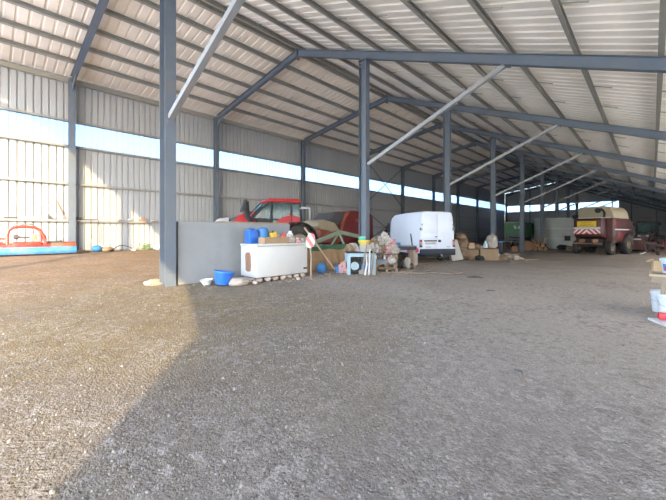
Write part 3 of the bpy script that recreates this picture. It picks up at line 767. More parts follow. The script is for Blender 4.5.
# ---- striped marker board on a stake, leaning pole
zg = ground(-8.1, 7.45)
r = thing('marker_stake', 'wooden stake with a red and white striped board right of the freezer', 'sign', (-8.1, 7.45, zg), 48)
MB().tube([(0, 0, -.1), (.02, .01, .8), (-.03, 0, 1.1)], [.03, .028, .026], 8).build('stake', WOOD, r, True)
m = MB()
pr = [(-.13, -.20), (-.01, -.25), (.13, -.18), (.15, .05), (.07, .23), (-.09, .25), (-.16, .08)]
m.prism(pr, -.05, -.03, 'y', .006)
m.build('striped_board', STRIPE, r, False, (0, 0, 1.27), (0, R(12), 0))
MB().box(0, -.02, 1.22, .05, .04, .45).build('batten', WOOD, r)
a, b = Vector((-9.15, 8.75, ground(-9.15, 8.75)+.03)), Vector((-9.75, 8.0, 1.86))
a = Vector((-9.2, 9.85, ground(-9.2, 9.85)+.02)); b = Vector((-10.0, 8.85, 1.72))
solo(MB().tube([(0, 0, 0), b-a], .035, 8), 'wooden_pole', WOODL, 'long pale pole leaning over the brown tarp towards the tractor', 'pole', a)
# ---- red tractor beyond the concrete wall, nose to the left
r = thing('tractor', 'red tractor with a glazed cab parked beyond the low concrete wall', 'tractor', gz(-14.3, 10.7), 162)
MB().prism([(.7, 1.25), (2.15, 1.25), (2.32, 1.5), (2.30, 2.0), (2.05, 2.34), (1.4, 2.56), (.7, 2.58)], -.46, .46, 'x', .05).build('bonnet', REDT, r, True)
MB().prism([(2.08, 1.1), (2.46, 1.15), (2.56, 1.7), (2.40, 2.15), (2.08, 2.30)], -.40, .40, 'x', .05).build('nose_grille', DGREY, r, True)
MB().prism([(2.5, 1.2), (3.05, 1.3), (3.15, 1.95), (2.9, 2.18), (2.5, 2.25)], -.38, .38, 'x', .04).build('front_weight', GREY, r, True)
m = MB().box(0, .2, 1.0, .6, 4.2, .5, 0, 0, 0, .04).box(0, -1.3, .95, 1.2, .4, .4).box(0, 1.9, .8, 1.5, .3, .25)
m.build('chassis', DGREY, r)
m = MB().prism([(-1.25, 1.5), (1.05, 1.5), (1.25, 2.2), (-1.1, 2.15)], -.72, .72, 'x', .03)
m.build('cab_floor', BLACK, r)
for sx in (-.74, .74):
    MB().beam((sx, 1.5, 2.15), (sx, .65, 3.04), .07, .09).beam((sx, .55, 1.6), (sx, .5, 3.04), .07, .12).beam((sx, -.55, 2.0), (sx, -.55, 3.04), .07, .10).beam((sx, -1.12, 2.1), (sx, -1.0, 3.04), .08, .12).beam((sx, 1.5, 2.18), (sx, -1.1, 2.12), .06, .08).build('cab_frame', BLACK, r)
MB().prism([(-1.08, 3.03), (.62, 3.03), (.72, 3.1), (.6, 3.22), (-.9, 3.26), (-1.12, 3.16)], -.76, .76, 'x', .05).build('roof', REDT, r, True)
for sx in (-1, 1):
    MB().prism([(.55, 2.2), (1.42, 2.2), (.66, 3.02), (.55, 3.02)], sx*.73-.008, sx*.73+.008, 'x').build('window', GLASS, r)
    MB().prism([(-.50, 2.05), (.42, 1.75), (.44, 3.02), (-.50, 3.02)], sx*.73-.008, sx*.73+.008, 'x').build('door', GLASS, r)
    MB().prism([(-1.05, 2.15), (-.62, 2.15), (-.62, 3.02), (-.95, 3.02)], sx*.73-.008, sx*.73+.008, 'x').build('window', GLASS, r)
MB().beam((0, 1.5, 2.22), (0, .68, 3.02), 1.4, .015, Vector((0, 1, 1))).build('windscreen', GLASS, r)
m = MB().box(0, -.5, 1.95, .5, .5, .25, 0, 0, 0, .05).box(0, -.75, 2.4, .5, .14, .75, -8, 0, 0, .05)
m.build('seat', DGREY, r, True)
m = MB().tube([(0, .55, 1.7), (0, .3, 2.35)], .04, 8); m.lathe([(.20, -.015), (.22, 0), (.20, .015)], (0, .28, 2.4), 20); m.build('steering_wheel', BLACK, r, True)
for sx in (-1, 1):
    wheel('rear_wheel', r, (sx*.98, -.78, .95), .95, .52, 'x', lugs=20, rimr=.55, hubm=BEIGE)
    wheel('front_wheel', r, (sx*.92, 1.85, .66), .66, .42, 'x', lugs=18, rimr=.55, hubm=BEIGE)
    m = MB(); n = 16
    def fend(u, v, sx=sx):
        a = R(20+150*u); return (sx*(.72+.58*v), -.78+1.07*math.cos(a), .98+1.07*math.sin(a))
    m.sheet(fend, n, 1, .03); m.build('mudguard', BLACK, r, True)
    MB().prism([(-1.1, 1.7), (.1, 1.7), (.32, 2.0), (0, 2.25), (-.5, 2.42), (-1.0, 2.3)], sx*.76-.03, sx*.76+.03, 'x').build('wing_panel', REDT, r)
m = MB().tube([(-.62, 1.4, 1.9), (-.64, 1.7, 2.3), (-.66, 1.75, 3.0)], [.06, .13, .13], 10); m.build('exhaust_stack', BLACK, r, True)
m = MB().beam((-.7, 1.55, 2.5), (-1.0, 1.95, 2.6), .04, .04).box(-1.1, 1.98, 2.75, .34, .10, .62, 18, 0, 0, .04); m.build('mirror', BLACK, r)
m = MB().beam((-.8, -1.0, 2.75), (-1.05, -1.45, 2.75), .05, .05).beam((-1.05, -1.45, 2.8), (-1.05, -1.45, 2.15), .05, .05).beam((-1.0, -1.4, 2.78), (-.95, -1.0, 2.78), .04, .1); m.build('lamp_bracket', GREY, r)
def cloth(u, v): return (-.55+.35*u-.03*math.sin(v*7), .92+.62*v+.05*math.sin(u*5), 2.95-.66*v-.10*u)
m = MB().sheet(cloth, 8, 8, .012)
solo(m, 'blue_cloth', TEAL, 'blue cloth hanging on the front window of the red tractor', 'cloth', gz(-14.3, 10.7), 162)

# ---- round baler behind
r = thing('round_baler', 'dark red round baler with a faded beige end behind the steel column', 'baler', gz(-16.3, 17.2), 0)
m = MB().prism([(-.15, .75), (-.35, 1.6), (.05, 2.5), (.55, 2.98), (1.2, 3.12), (2.9, 3.12), (3.35, 2.7), (3.4, 1.2), (3.0, .75)], -.95, .95, 'x', .10)
m.build('bale_chamber', REDB, r, True)
m = MB().box(.965, 1.9, 2.45, .02, 1.3, .22, 0, 0, 0, 0).box(.97, 2.3, 1.5, .03, .5, .08)
m.build('side_stripe', ORANGE, r)
MB().prism([(-.38, 1.55), (-.22, 1.55), (.18, 2.5), (.68, 3.02), (.58, 3.08), (.0, 2.5)], -.97, .97, 'x', .01).build('edge_strip', ORANGE, r)
MB().prism([(-1.5, 2.10), (-.7, 2.95), (.35, 3.0), (-.12, 2.35), (-.45, 1.95)], -.85, .80, 'x', .03).build('top_shield', DGREY, r)
MB().prism([(-2.5, 1.95), (-2.35, 2.25), (-1.9, 2.40), (-.9, 2.2), (-.4, 1.7), (-1.2, 1.6), (-2.2, 1.75)], -.75, .98, 'x', .06).build('front_cover', BEIGE, r, True)
MB().prism([(-2.2, .9), (-2.2, 1.75), (-.45, 1.75), (-.1, 1.0), (-.6, .75)], -.8, .9, 'x', .04).build('front_panel', ORANGE, r, True)
m = MB().beam((0, -2.2, .8), (0, -4.0, .55), .16, .16).beam((.6, -1.6, .9), (0, -3.2, .65), .10, .10).beam((-.6, -1.6, .9), (0, -3.2, .65), .10, .10)
m.build('drawbar', RUST, r)
for sx in (-1, 1): wheel('wheel', r, (sx*1.22, 1.5, .55), .55, .40, 'x', lugs=14, rimr=.5, hubm=BEIGE)

# ---- faded green harrow frame
r = thing('harrow_frame', 'faded green metal frame with a raised triangular top in front of the red baler', 'harrow', gz(-11.6, 12.6), 0)
m = MB().beam((0, -1.9, 1.05), (0, .05, 1.62), .16, .16).beam((0, .05, 1.62), (0, 2.1, 1.30), .16, .18)
m.build('top_frame', GREENF, r)
m = MB().beam((-.9, -1.9, .55), (-.9, 2.4, .55), .12, .14).beam((.5, -1.9, .55), (.5, 2.4, .55), .12, .14).beam((-.9, -1.9, .55), (.5, -1.9, .55), .12, .12).beam((-.9, 2.4, .55), (.5, 2.4, .55), .12, .12).beam((-.9, .1, .55), (.5, .1, .55), .12, .12)
m.build('lower_frame', GREENF, r)
for p_, q_ in (((0, .05, 1.6), (.5, .1, .55)), ((0, .05, 1.6), (-.9, .1, .55)), ((0, -1.85, 1.1), (.5, -1.9, .55)), ((0, 2.05, 1.32), (.5, 2.4, .55))):
    MB().beam(p_, q_, .08, .08).build('stay', GREENF, r)
m = MB().tube([(.1, -.5, .75), (.1, .7, .75)], .17, 12); m.build('roller', RUST, r, True)
for i in range(12):
    xx = -.9 if i < 6 else .5; yy = -1.7+.78*(i % 6)
    MB().tube([(xx, yy, .55), (xx, yy+.08, .25), (xx, yy-.08, .0), (xx, yy-.18, -.03)], .025, 6).build('tine', RUST, r, True)
# ---- green beam on trestles with a brown tarp hung over the front
r = thing('green_beam', 'dark green steel beam lying level above the brown tarp', 'beam', gz(-10.35, 9.9), 0)
MB().beam((0, -1.25, .80), (0, 1.75, .92), .22, .24).build('beam', GREEN, r)
for y in (-1.0, 1.4):
    m = MB().beam((-.3, y, 0), (-.02, y, .70), .07, .07).beam((.22, y, 0), (.02, y, .70), .07, .07).beam((-.2, y, .25), (.15, y, .25), .05, .05)
    m.build('trestle', RUST, r)
tb = Vector(gz(-10.2, 9.9))
def tarp(u, v):
    y = -1.15 + 2.75*u
    f = .07*math.sin(u*19+2*v) + .05*math.sin(u*41+1+5*v) + .05*noise.noise(Vector((u*7, v*5, 1)))
    x = .04 + .42*v**1.2 + f*v
    z = .80+.04*u - .80*v + .03*math.sin(u*13)*(1-v)
    return (x, y, max(z, .015+.02*math.sin(u*30)**2))
solo(MB().sheet(tarp, 60, 16, .012), 'brown_tarp', HESS, 'creased brown tarp hanging to the ground under the green beam', 'tarp', tb)

# ---- blue bucket and blue crate in front of the tarp
r = thing('plastic_bucket', 'dented blue bucket on the ground in front of the brown tarp', 'bucket', gz(-9.30, 9.12, .0), 30)
MB().lathe([(.01, 0), (.13, 0), (.20, .12), (.19, .26), (.12, .38), (.10, .38), (.17, .25), (.17, .12), (.11, .02), (.01, .02)], (0, 0, 0), 20, caps=False).build('shell', BLUE2, r, True)
MB().tube([(-.12, 0, .38), (-.10, .04, .47), (0, .06, .50), (.10, .04, .47), (.12, 0, .38)], .01, 6).build('handle', DGREY, r, True)
r = thing('plastic_crate', 'low blue plastic crate with a pale front at the foot of the leaning pole', 'crate', gz(-8.98, 9.78), -42)
m = MB().box(0, 0, .01, .46, .32, .02)
for sx in (-1, 1): m.box(sx*.22, 0, .14, .02, .32, .26)
for sy in (-1, 1): m.box(0, sy*.15, .14, .46, .02, .26)
m.build('tray', BLUE2, r)
MB().box(-.1, -.165, .13, .20, .008, .12).build('label', LID, r)
MB().box(0, 0, .275, .50, .36, .02, 0, 0, 0, .005).build('rim', BLUE, r)

# ---- pale blue work table
tr = 48
def tl(x, y, z=0, c=(-7.95, 9.85)):
    a = R(tr); X = c[0]+x*math.cos(a)-y*math.sin(a); Y = c[1]+x*math.sin(a)+y*math.cos(a)
    return (X, Y, TZ+z)
TZ = ground(-7.95, 9.85)
r = thing('work_table', 'pale blue steel work table strewn with junk between the green beam and the planks', 'table', (-7.95, 9.85, TZ), tr)
MB().box(0, .15, .82, 1.04, .78, .05, 0, 0, 0, .008).build('tabletop', BLACK, r)
MB().box(0, -.22, .735, 1.0, .05, .13, 0, 0, 0, .006).build('front_apron', PALEB, r)
for sx in (-.47, .47):
    for sy in (-.2, .5):
        MB().box(sx, sy, .39, .13, .07, .80, 0, 0, 0, .008).build('leg', PALEB, r)
MB().box(0, .5, .3, .9, .04, .08).build('stretcher', PALEB, r)
# under and on the table
t = thing('old_wheel', 'old black tyre standing under the pale blue table', 'tyre', tl(-.20, .22), tr)
wheel('tyre', t, (0, 0, .30), .30, .18, 'y', lugs=0, rimr=.55, hubm=LID)
r = solo(MB().box(0, 0, .17, .34, .30, .34, 0, 0, 0, .02), 'storage_box', BLUEP, 'blue box under the right half of the pale blue table', 'box', tl(.22, .15, .01), tr)
solo(MB().lump((0, 0, .09), (.2, .16, .12), 81, .4, 3, -.7), 'rag_heap', BAGG, 'grey rags on the ground under the pale blue table', 'rag', tl(.12, -.18, 0), tr)
m = MB()
m.box(0, 0, .13, .34, .28, .26, 0, 0, 0, .01)
solo(m, 'grey_crate', GREY, 'grey crate on the table under the yellow basin', 'crate', tl(.16, .08, .846), tr)
m = MB().lathe([(.01, 0), (.15, 0), (.22, .10), (.24, .17), (.22, .17), (.20, .1), (.13, .02), (.01, .02)], (0, 0, 0), 24, caps=False)
solo(m, 'yellow_basin', YELLOW, 'yellow basin on top of the grey crate on the pale blue table', 'basin', tl(.16, .10, 1.108), tr)
r = thing('green_container', 'bright green container standing in the yellow basin', 'container', tl(.08, .14, 1.135), tr)
MB().box(0, 0, .13, .24, .16, .26, 0, 0, 0, .02).build('body', GREENL, r, True)
MB().box(0, 0, .27, .25, .17, .03, 0, 0, 0, .008).build('lid', PALEB, r, True)
for i, (x0_, x1_, h, lb, mm_) in enumerate(((.06, .20, 1.25, 'thickest pole leaning on the pale blue table front', WOOD), (.28, .30, .95, 'grey stick leaning upright on the pale blue table front', LGREY), (.36, .44, 1.0, 'bent stick leaning on the pale blue table beside its right leg', WOOD), (.14, .16, .80, 'short rod leaning on the pale blue table between the longer sticks', LGREY))):
    p0 = Vector(tl(x0_-.05, -.46)); p0.z = ground(p0.x, p0.y)+.02; p1 = Vector(tl(x1_, -.30, h))
    mid = (p1-p0)*.5 + Vector((.03*(i-1), 0, .0))
    solo(MB().tube([(0, 0, 0), mid, p1-p0], [.035, .032, .026], 7), 'leaning_stick', mm_, lb, 'stick', p0, 0, 'sticks leaning on the work table')
js = random.Random(23)
junk = [(-.40, .15, 'crumpled tan sack on the left end of the pale blue table', BAGB, (.17, .17, .16)), (-.25, .40, 'pale crumpled bag at the back left of the pale blue table', BAGW, (.18, .2, .18)), (-.08, .2, 'small grey bag on the pale blue table left of the grey crate', BAGG, (.11, .14, .12)), (.42, .35, 'white crumpled bag on the right rear corner of the pale blue table', BAGW, (.16, .18, .22))]
for i, (x, y, lb, m_, s) in enumerate(junk):
    solo(MB().lump((0, 0, s[2]*.7), s, 90+i, .45, 3, -.68), 'crumpled_bag', m_, lb, 'bag', tl(x, y, .846), js.uniform(0, 90), 'bags on the work table')
# pile of bags left of the table, against the tarp
for i, (x, y, s, m_, lb) in enumerate(((-8.72, 10.2, (.22, .24, .20), PINK, 'pinkish bag on the ground left of the pale blue table'), (-8.9, 10.5, (.2, .25, .3), BAGG, 'grey sack slumped behind the left leg of the pale blue table'), (-9.15, 10.85, (.25, .25, .28), BAGB, 'brown sack at the right end of the brown tarp'))):
    solo(MB().lump((0, 0, s[2]*.65), s, 110+i, .4, 3, -.65), 'crumpled_bag', m_, lb, 'bag', gz(x, y), 0, 'bags beside the tarp')
solo(MB().lump((0, 0, .2), (.22, .2, .26), 119, .5, 4, -.7, 2.4), 'crumpled_bag', PINK, 'faded pink bag against the left leg of the pale blue table', 'bag', gz(-8.62, 9.72), 0, 'bags beside the tarp')

# ---- pallets with planks, and the heap of bags behind them
def pallet(label, loc, rz, w=.92, d=.75):
    r = thing('wooden_pallet', label, 'pallet', loc, rz, 'stacked pallets')
    for i in range(5): MB().box(0, -d/2+.07+i*(d-.14)/4, .145, w, .12, .025, 0, 0, js.uniform(-1, 1)).build('deck_board', WOOD, r)
    for sx in (-1, 0, 1): MB().box(sx*(w/2-.06), 0, .082, .09, d, .10).build('bearer', WOOD, r)
    for sy in (-1, 1): MB().box(0, sy*(d/2-.06), .02, w, .10, .022).build('bottom_board', WOOD, r)
    return r
P0 = Vector((-8.0, 11.55, ground(-8.0, 11.55)))
pallet('grey wooden pallet at the bottom of the stack right of the pale blue table', P0, 44)
pallet('grey wooden pallet on top of the stack right of the pale blue table', P0+Vector((-.12, .10, .16)), 47, .85, .62)
def pl(x, y, z=0, c=P0):
    a = R(44); return (c.x+x*math.cos(a)-y*math.sin(a), c.y+x*math.sin(a)+y*math.cos(a), c.z+z)
solo(MB().box(0, 0, .09, .46, .2, .18, 0, 0, 0, .01), 'concrete_block', CONC, 'grey concrete block lying on the pallet stack', 'block', pl(-.16, -.02, .32), 44)
solo(MB().lump((0, 0, .12), (.19, .15, .17), 130, .3, 3, -.65), 'crumpled_bag', BAGW, 'white bag on the right end of the pallet stack', 'bag', pl(.27, .08, .32), 44)
# two crates carrying the heap
def crate(label, loc, rz, s, m_):
    r = thing('wooden_crate', label, 'crate', loc, rz, 'crates under the heap of bags')
    m = MB().box(0, 0, .012, s[0], s[1], .024)
    for k in range(4):
        zc = .07+k*(s[2]-.08)/3.4
        for sy in (-1, 1): m.box(0, sy*(s[1]/2-.01), zc, s[0], .02, .10)
        for sx in (-1, 1): m.box(sx*(s[0]/2-.01), 0, zc, .02, s[1]-.04, .10)
    m.build('slats', m_, r)
    for sx in (-1, 1):
        for sy in (-1, 1): MB().box(sx*(s[0]/2-.035), sy*(s[1]/2-.035), s[2]/2, .05, .05, s[2]).build('corner_post', m_, r)
    return r
CZ_ = ground(-8.5, 12.0)
c1, c2 = pl(-.36, .80), pl(.30, .82)
crate('slatted wooden crate under the left half of the heap of bags', (c1[0], c1[1], CZ_-.02), 44, (.62, .6, .74), WOOD)
crate('slatted wooden crate under the right half of the heap of bags', (c2[0], c2[1], CZ_-.02), 44, (.62, .6, .74), WOOD)
heap = [(-.62, .75, .0, .22, BAGW, 'dirty white bag at the left end of the heap'), (-.30, .68, .0, .23, BAGG, 'grey bag low in the front of the heap'), (.02, .72, .0, .22, BAGB, 'brown bag low in the middle of the heap'), (.34, .72, .0, .21, PINK, 'pink bag low in the right half of the heap'), (.66, .74, .0, .21, BAGW, 'pale bag at the right front of the heap'), (.82, .98, .0, .22, BAGG, 'grey bag at the right rear of the heap'),
        (-.48, 1.05, .0, .26, BAGB, 'brown sack at the left rear of the heap'), (-.12, 1.08, .02, .28, BAGW, 'large off-white bag at the back of the heap'), (.32, 1.08, .02, .28, BAGW, 'large crumpled white bag on the rear right of the heap'),
        (-.40, .85, .34, .20, BAGB, 'brown bag on top of the heap, left'), (-.02, .9, .36, .22, BAGG, 'grey crumpled bag on top of the heap, middle'), (.34, .9, .37, .21, BAGW, 'bright white bag on top of the heap, right of the middle'), (.66, .9, .34, .18, PINK, 'faded pink bag on top of the heap, right end'), (.18, .98, .68, .15, BAGW, 'small white bag at the very top of the heap of bags')]
for i, (x, y, dz, s, m_, lb) in enumerate(heap):
    p = pl(x*.72-.04, y*.9, 0); mb = MB().lump((0, 0, s*.72), (s*.9, s*.85, s*.95), 140+i*3, .6, 4, -.75, 2.6)
    solo(mb, 'crumpled_bag', m_, lb.replace('the heap', 'the bag heap'), 'bag', (p[0], p[1], CZ_+.71+dz), js.uniform(0, 180), 'heap of crumpled bags')
bt = [(-.50, .52, 'brown glass bottle standing on the left of the pallet top', TERRA), (-.36, .50, 'clear bottle on the pallet top left of the middle', LGREY), (-.2, .52, 'dark bottle on the pallet top in the middle', DGREY), (.02, .50, 'pale bottle on the pallet top right of the middle', LID), (.16, .52, 'red bottle on the pallet top', REDPL), (.30, .49, 'white bottle near the right end of the pallet top', PLWHITE)]
for x, y, lb, m_ in bt:
    p = pl(x, y-.2, .32); r = thing('bottle', lb, 'bottle', p, 0, 'bottles on the pallet stack')
    MB().lathe([(.05, 0), (.055, .02), (.055, .22), (.02, .30), (.02, .35)], (0, 0, 0), 12).build('glass_body', m_, r, True)
    MB().lathe([(.024, .34), (.024, .37)], (0, 0, 0), 10).build('cap', DGREY, r, True)
for i, (x, y, L_, rz, lb) in enumerate(((.0, -.56, 1.3, 2, 'long grey plank on the ground in front of the pallets'), (.55, -.5, .8, 20, 'short plank on the ground at the right end of the pallets'), (1.1, -.62, .7, -14, 'thin plank lying between the pallets and the van'), (1.75, -.40, .6, 22, 'short plank lying in front of the van, nearest the pallets'), (2.3, -.6, .5, -35, 'short plank lying askew in front of the van'), (2.85, -.45, .45, 30, 'short stick lying in front of the van, farthest right'))):
    p = pl(x, y); solo(MB().box(0, 0, .018, L_, .10, .035), 'loose_plank', WOOD, lb, 'plank', (p[0], p[1], ground(p[0], p[1])+.004), 44+rz, 'planks lying on the ground', smooth=False)

# ---- dark workbench with jug
bz = ground(-8.35, 13.35)
def bl(x, y, z=0):
    a = R(47); return (-8.35+x*math.cos(a)-y*math.sin(a), 13.35+x*math.sin(a)+y*math.cos(a), bz+z)
r = thing('workbench', 'dark blue workbench on wooden legs in front of the white van', 'workbench', (-8.35, 13.35, bz), 47)
MB().box(0, .1, .95, 1.25, .7, .17, 0, 0, 0, .012).build('bench_top', NAVY, r)
MB().box(0, .1, 1.045, 1.30, .74, .025, 0, 0, 0, .004).build('top_sheet', GREY, r)
for sx in (-.55, .52):
    for sy in (-.18, .38): MB().box(sx, sy, .43, .13, .10, .87, 0, 0, 0, .01).build('leg', WOOD, r)
MB().box(0, .38, .3, 1.1, .04, .10).build('stretcher', WOOD, r)
solo(MB().lump((0, 0, .2), (.27, .2, .26), 180, .3, 3, -.7), 'black_sack', BLACK, 'black sack on the ground under the dark workbench', 'sack', bl(-.15, .1), 0)
solo(MB().lump((0, 0, .24), (.16, .14, .3), 183, .3, 3, -.75), 'crumpled_bag', BAGW, 'pale bag under the right end of the dark workbench', 'bag', bl(.28, .0), 0)
t = thing('small_wheel', 'small black wheel lying against the right leg of the dark workbench', 'tyre', bl(.35, -.42), 40)
wheel('tyre', t, (0, 0, .14), .14, .12, 'x', lugs=0, rimr=.5)
for x, z1_, lb, tilt in ((-.48, .62, 'dark iron bar standing on the left end of the dark workbench', -.10), (.50, .55, 'dark iron bar standing on the right end of the dark workbench', -.08)):
    solo(MB().tube([(0, 0, 0), (tilt*.5, 0, z1_*.5), (tilt, 0, z1_)], [.03, .035, .03], 7), 'iron_bar', DGREY, lb, 'bar', bl(x, .0, 1.058), 47)
r = solo(MB().box(0, 0, .07, .34, .2, .14, 0, 0, 0, .02), 'tool_case', BLUE2, 'blue case lying on the left of the dark workbench', 'case', bl(-.20, .12, 1.058), 40)
r = thing('plastic_drum', 'translucent grey plastic drum under a red lid at the rear corner of the van', 'drum', gz(-9.05, 15.55), 0)
MB().lathe([(.20, 0), (.25, .03), (.26, .15), (.25, .17), (.26, .19), (.26, .38), (.25, .40), (.26, .42), (.25, .56), (.17, .66), (.16, .70)], (0, 0, 0), 22).build('body', GREY, r, True)
MB().lathe([(.30, .68), (.32, .72), (.30, .84), (.20, .93), (.02, .95)], (0, 0, 0), 22).build('lid', REDPL, r, True)

# ---- white van, rear towards the barn door
A = Vector((-9.6, 17.2)); hd = Vector((-.85, .527)).normalized(); rt = Vector((hd.y, -hd.x))
VWd = 2.3
ctr = A + rt*VWd/2
gzv = ground(ctr.x, ctr.y)-.01
r = thing('panel_van', 'white high-roofed panel van with its rear doors towards the barn entrance', 'van', (ctr.x, ctr.y, gzv), math.degrees(math.atan2(hd.y, hd.x))-90)
# local: x to the right of travel, y forward, z up; rear face at y=0
hw = VWd/2
def vsec(y, zl_, zt_, hwb, hwt):
    return [(-hwb, y, zl_), (-hwb, y, zl_+.55), (-hwb*.99, y, 1.55), (-hwt-.02, y, zt_-.28), (-hwt*.93, y, zt_-.05), (-hwt*.7, y, zt_), (hwt*.7, y, zt_), (hwt*.93, y, zt_-.05), (hwt+.02, y, zt_-.28), (hwb*.99, y, 1.55), (hwb, y, zl_+.55), (hwb, y, zl_)]
secs = [vsec(0, .62, 2.93, hw*.97, hw*.86), vsec(.12, .55, 2.98, hw, hw*.89), vsec(2.2, .52, 3.0, hw, hw*.90), vsec(3.6, .52, 2.96, hw, hw*.89), vsec(4.15, .52, 2.78, hw, hw*.86), vsec(4.75, .52, 2.10, hw, hw*.82), vsec(5.2, .5, 1.62, hw, hw*.86), vsec(5.75, .5, 1.32, hw*.94, hw*.82), vsec(5.95, .5, 1.05, hw*.86, hw*.74)]
m = MB(); rings = [[m.bm.verts.new(p) for p in s] for s in secs]
for a_, b_ in zip(rings, rings[1:]):
    for k in range(12): m.bm.faces.new((a_[k], a_[(k+1) % 12], b_[(k+1) % 12], b_[k]))
m.bm.faces.new(rings[0]); m.bm.faces.new(rings[-1])
m.build('body', VANW, r, True, angle=28)
MB().box(0, -.05, .62, VWd*.97, .20, .36, 0, 0, 0, .03).build('rear_bumper', NAVY, r, True)
MB().box(0, -.17, .72, .6, .06, .04).build('step', NAVY, r)
for sx in (-1, 1):
    d = MB().prism([(sx*.012, .82), (sx*hw*.93, .82), (sx*hw*.94, 1.5), (sx*hw*.86, 2.62), (sx*hw*.80, 2.80), (sx*.012, 2.84)], -.035, .01, 'y', .012).build('rear_door', VANW, r, True)
    p = MB().prism([(sx*.10, 1.72), (sx*hw*.82, 1.72), (sx*hw*.76, 2.55), (sx*.10, 2.60)], -.047, -.03, 'y', .008).build('pressed_panel', VANW, d, True)
    for zz in (1.05, 2.2): MB().box(sx*hw*.92 - sx*.06*(zz > 2), -.06, zz, .07, .05, .12, 0, 0, 0, .01).build('hinge', GREY, d)
    lm = MB().box(sx*hw*.925, -.03, 1.12, .15, .08, .44, 0, 0, 0, .02).build('tail_lamp', LAMPR, r, True)
    MB().box(sx*hw*.925, -.075, .96, .13, .012, .10).build('lower_lens', BLACK, lm)
    MB().box(sx*hw*.925, -.075, 1.16, .13, .012, .12).build('middle_lens', PINK, lm)
    lamp = MB().box(sx*(hw*.92), -.04, 1.95, .14, .08, .14, 0, 0, 0, .02).build('door_catch', BLACK, r)
    MB().box(sx*(hw*.92), -.085, 1.96, .09, .02, .07).build('catch_plate', PLWHITE, lamp)
m = MB().box(-.46, -.055, 1.27, .80, .05, .07, 0, 0, 0, .01); m.build('plate_light_bar', BLACK, r)
pt = MB().box(-.46, -.045, 1.13, .72, .02, .16, 0, 0, 0, .004).build('number_plate', PLWHITE, r)
text_mesh('plate_text', 'BL-214-WG', .125, BLACK, pt, (-.46, -.058, 1.13), (R(90), 0, 0))
MB().box(.13, -.05, 1.26, .17, .05, .14, 0, 0, 0, .015).build('door_lock', BLACK, r)
MB().box(-.10, -.05, 1.50, .16, .03, .05, 0, 0, 0, .01).build('door_handle', BLACK, r)
MB().box(-.60, -.038, .92, .34, .01, .045).build('badge', GREY, r)
MB().box(.72, -.038, .92, .22, .01, .045).build('badge', GREY, r)
for sx in (-1, 1):
    MB().prism([(4.02, 1.55), (5.15, 1.55), (4.72, 2.05), (4.25, 2.42), (4.02, 2.42)], sx*hw*.985-.025, sx*hw*.985+.012, 'x').build('cab_window', DGLASS, r)
    MB().box(sx*(hw+.01), 2.3, .75, .04, 3.0, .12, 0, 0, 0, .01).build('side_strip', NAVY, r)
    wheel('wheel', r, (sx*(hw-.13), 1.2, .36), .36, .24, 'x', lugs=0, rimr=.6)
    wheel('wheel', r, (sx*(hw-.13), 4.75, .36), .36, .24, 'x', lugs=0, rimr=.6)
    MB().box(sx*(hw+.14), 4.5, 1.75, .2, .1, .35, 0, 0, 0, .03).build('mirror', BLACK, r, True)
MB().beam((0, 4.26, 2.66), (0, 5.12, 1.68), 1.75, .02, Vector((0, 1, 1))).build('windscreen', DGLASS, r)
m = MB().box(0, 2.6, .42, 1.5, 5.2, .22).tube([(.1, -.2, .36), (.1, .9, .42)], .05, 8).box(0, 1.2, .36, 1.7, .12, .12)
m.build('underbody', BLACK, r)
MB().tube([(.15, -.28, .40), (.15, -.22, .48), (.15, 0, .46)], .035, 8).build('tow_hook', GREY, r, True)
# ---- pile right of the van, in front of the fourth middle column
def gl(x, y, dz=0): return gz(x, y, dz)
LB = Vector((-8.75, 23.95)); la = 21
def ll(u, v, z=0):
    a = R(la); x = LB.x+u*math.cos(a)-v*math.sin(a); y = LB.y+u*math.sin(a)+v*math.cos(a)
    return (x, y, LZ+z)
LZ = ground(LB.x, LB.y)
def boxcrate(label, u, w, h, rz, m_, d=.9):
    r = thing('cardboard_box', label, 'box', ll(u, 0), la+rz, 'tan boxes right of the van')
    MB().box(0, 0, h/2, w, d, h, 0, 0, 0, .02).build('carton', m_, r, True)
    for sy in (-1, 1): MB().box(0, sy*d*.25, h+.008, w*.98, d*.47, .012, sy*3).build('flap', m_, r)
    return r
boxcrate('tan box at the left end of the row right of the van', -.50, .98, .70, 0, CARD)
boxcrate('large tan box at the right end of the row right of the van', .62, 1.15, .78, 4, CARD)
solo(MB().lump((0, 0, .12), (.30, .22, .22), 200, .3, 3, -.6), 'dark_sack', BLACK, 'dark sack on the ground against the left tan box', 'sack', ll(.05, -.62), 0)
solo(MB().box(0, .0, .02, 1.05, .30, .04), 'loose_plank', WOOD, 'plank lying on top of the left tan box', 'plank', ll(-.40, .0, .725), la+4, smooth=False)
solo(MB().box(0, 0, .20, .42, .34, .40, 0, 0, 0, .01), 'wooden_box', WOODL, 'pale wooden box on the plank right of the van', 'box', ll(-.50, .02, .77), la+14)
solo(MB().lump((0, 0, .14), (.22, .2, .18), 203, .3, 3, -.7), 'brown_sack', BAGB, 'brown sack on the plank right of the pale wooden box', 'sack', ll(-.08, .02, .768), 0)
r = thing('plastic_bottle', 'pale green bottle standing on the large tan box', 'bottle', ll(.42, -.15, .82), 0)
MB().lathe([(.13, 0), (.15, .03), (.15, .22), (.05, .42), (.045, .50)], (0, 0, 0), 16).build('body', LID, r, True)
MB().lathe([(.05, .49), (.05, .56)], (0, 0, 0), 12).build('cap', GREENL, r, True)
solo(MB().lump((0, 0, .42), (.36, .32, .55), 206, .25, 4, -.75, 1.3), 'grey_tarp', BAGG, 'tall grey bundle of tarp standing on the large tan box', 'tarp', ll(.82, .12, .82), 0)
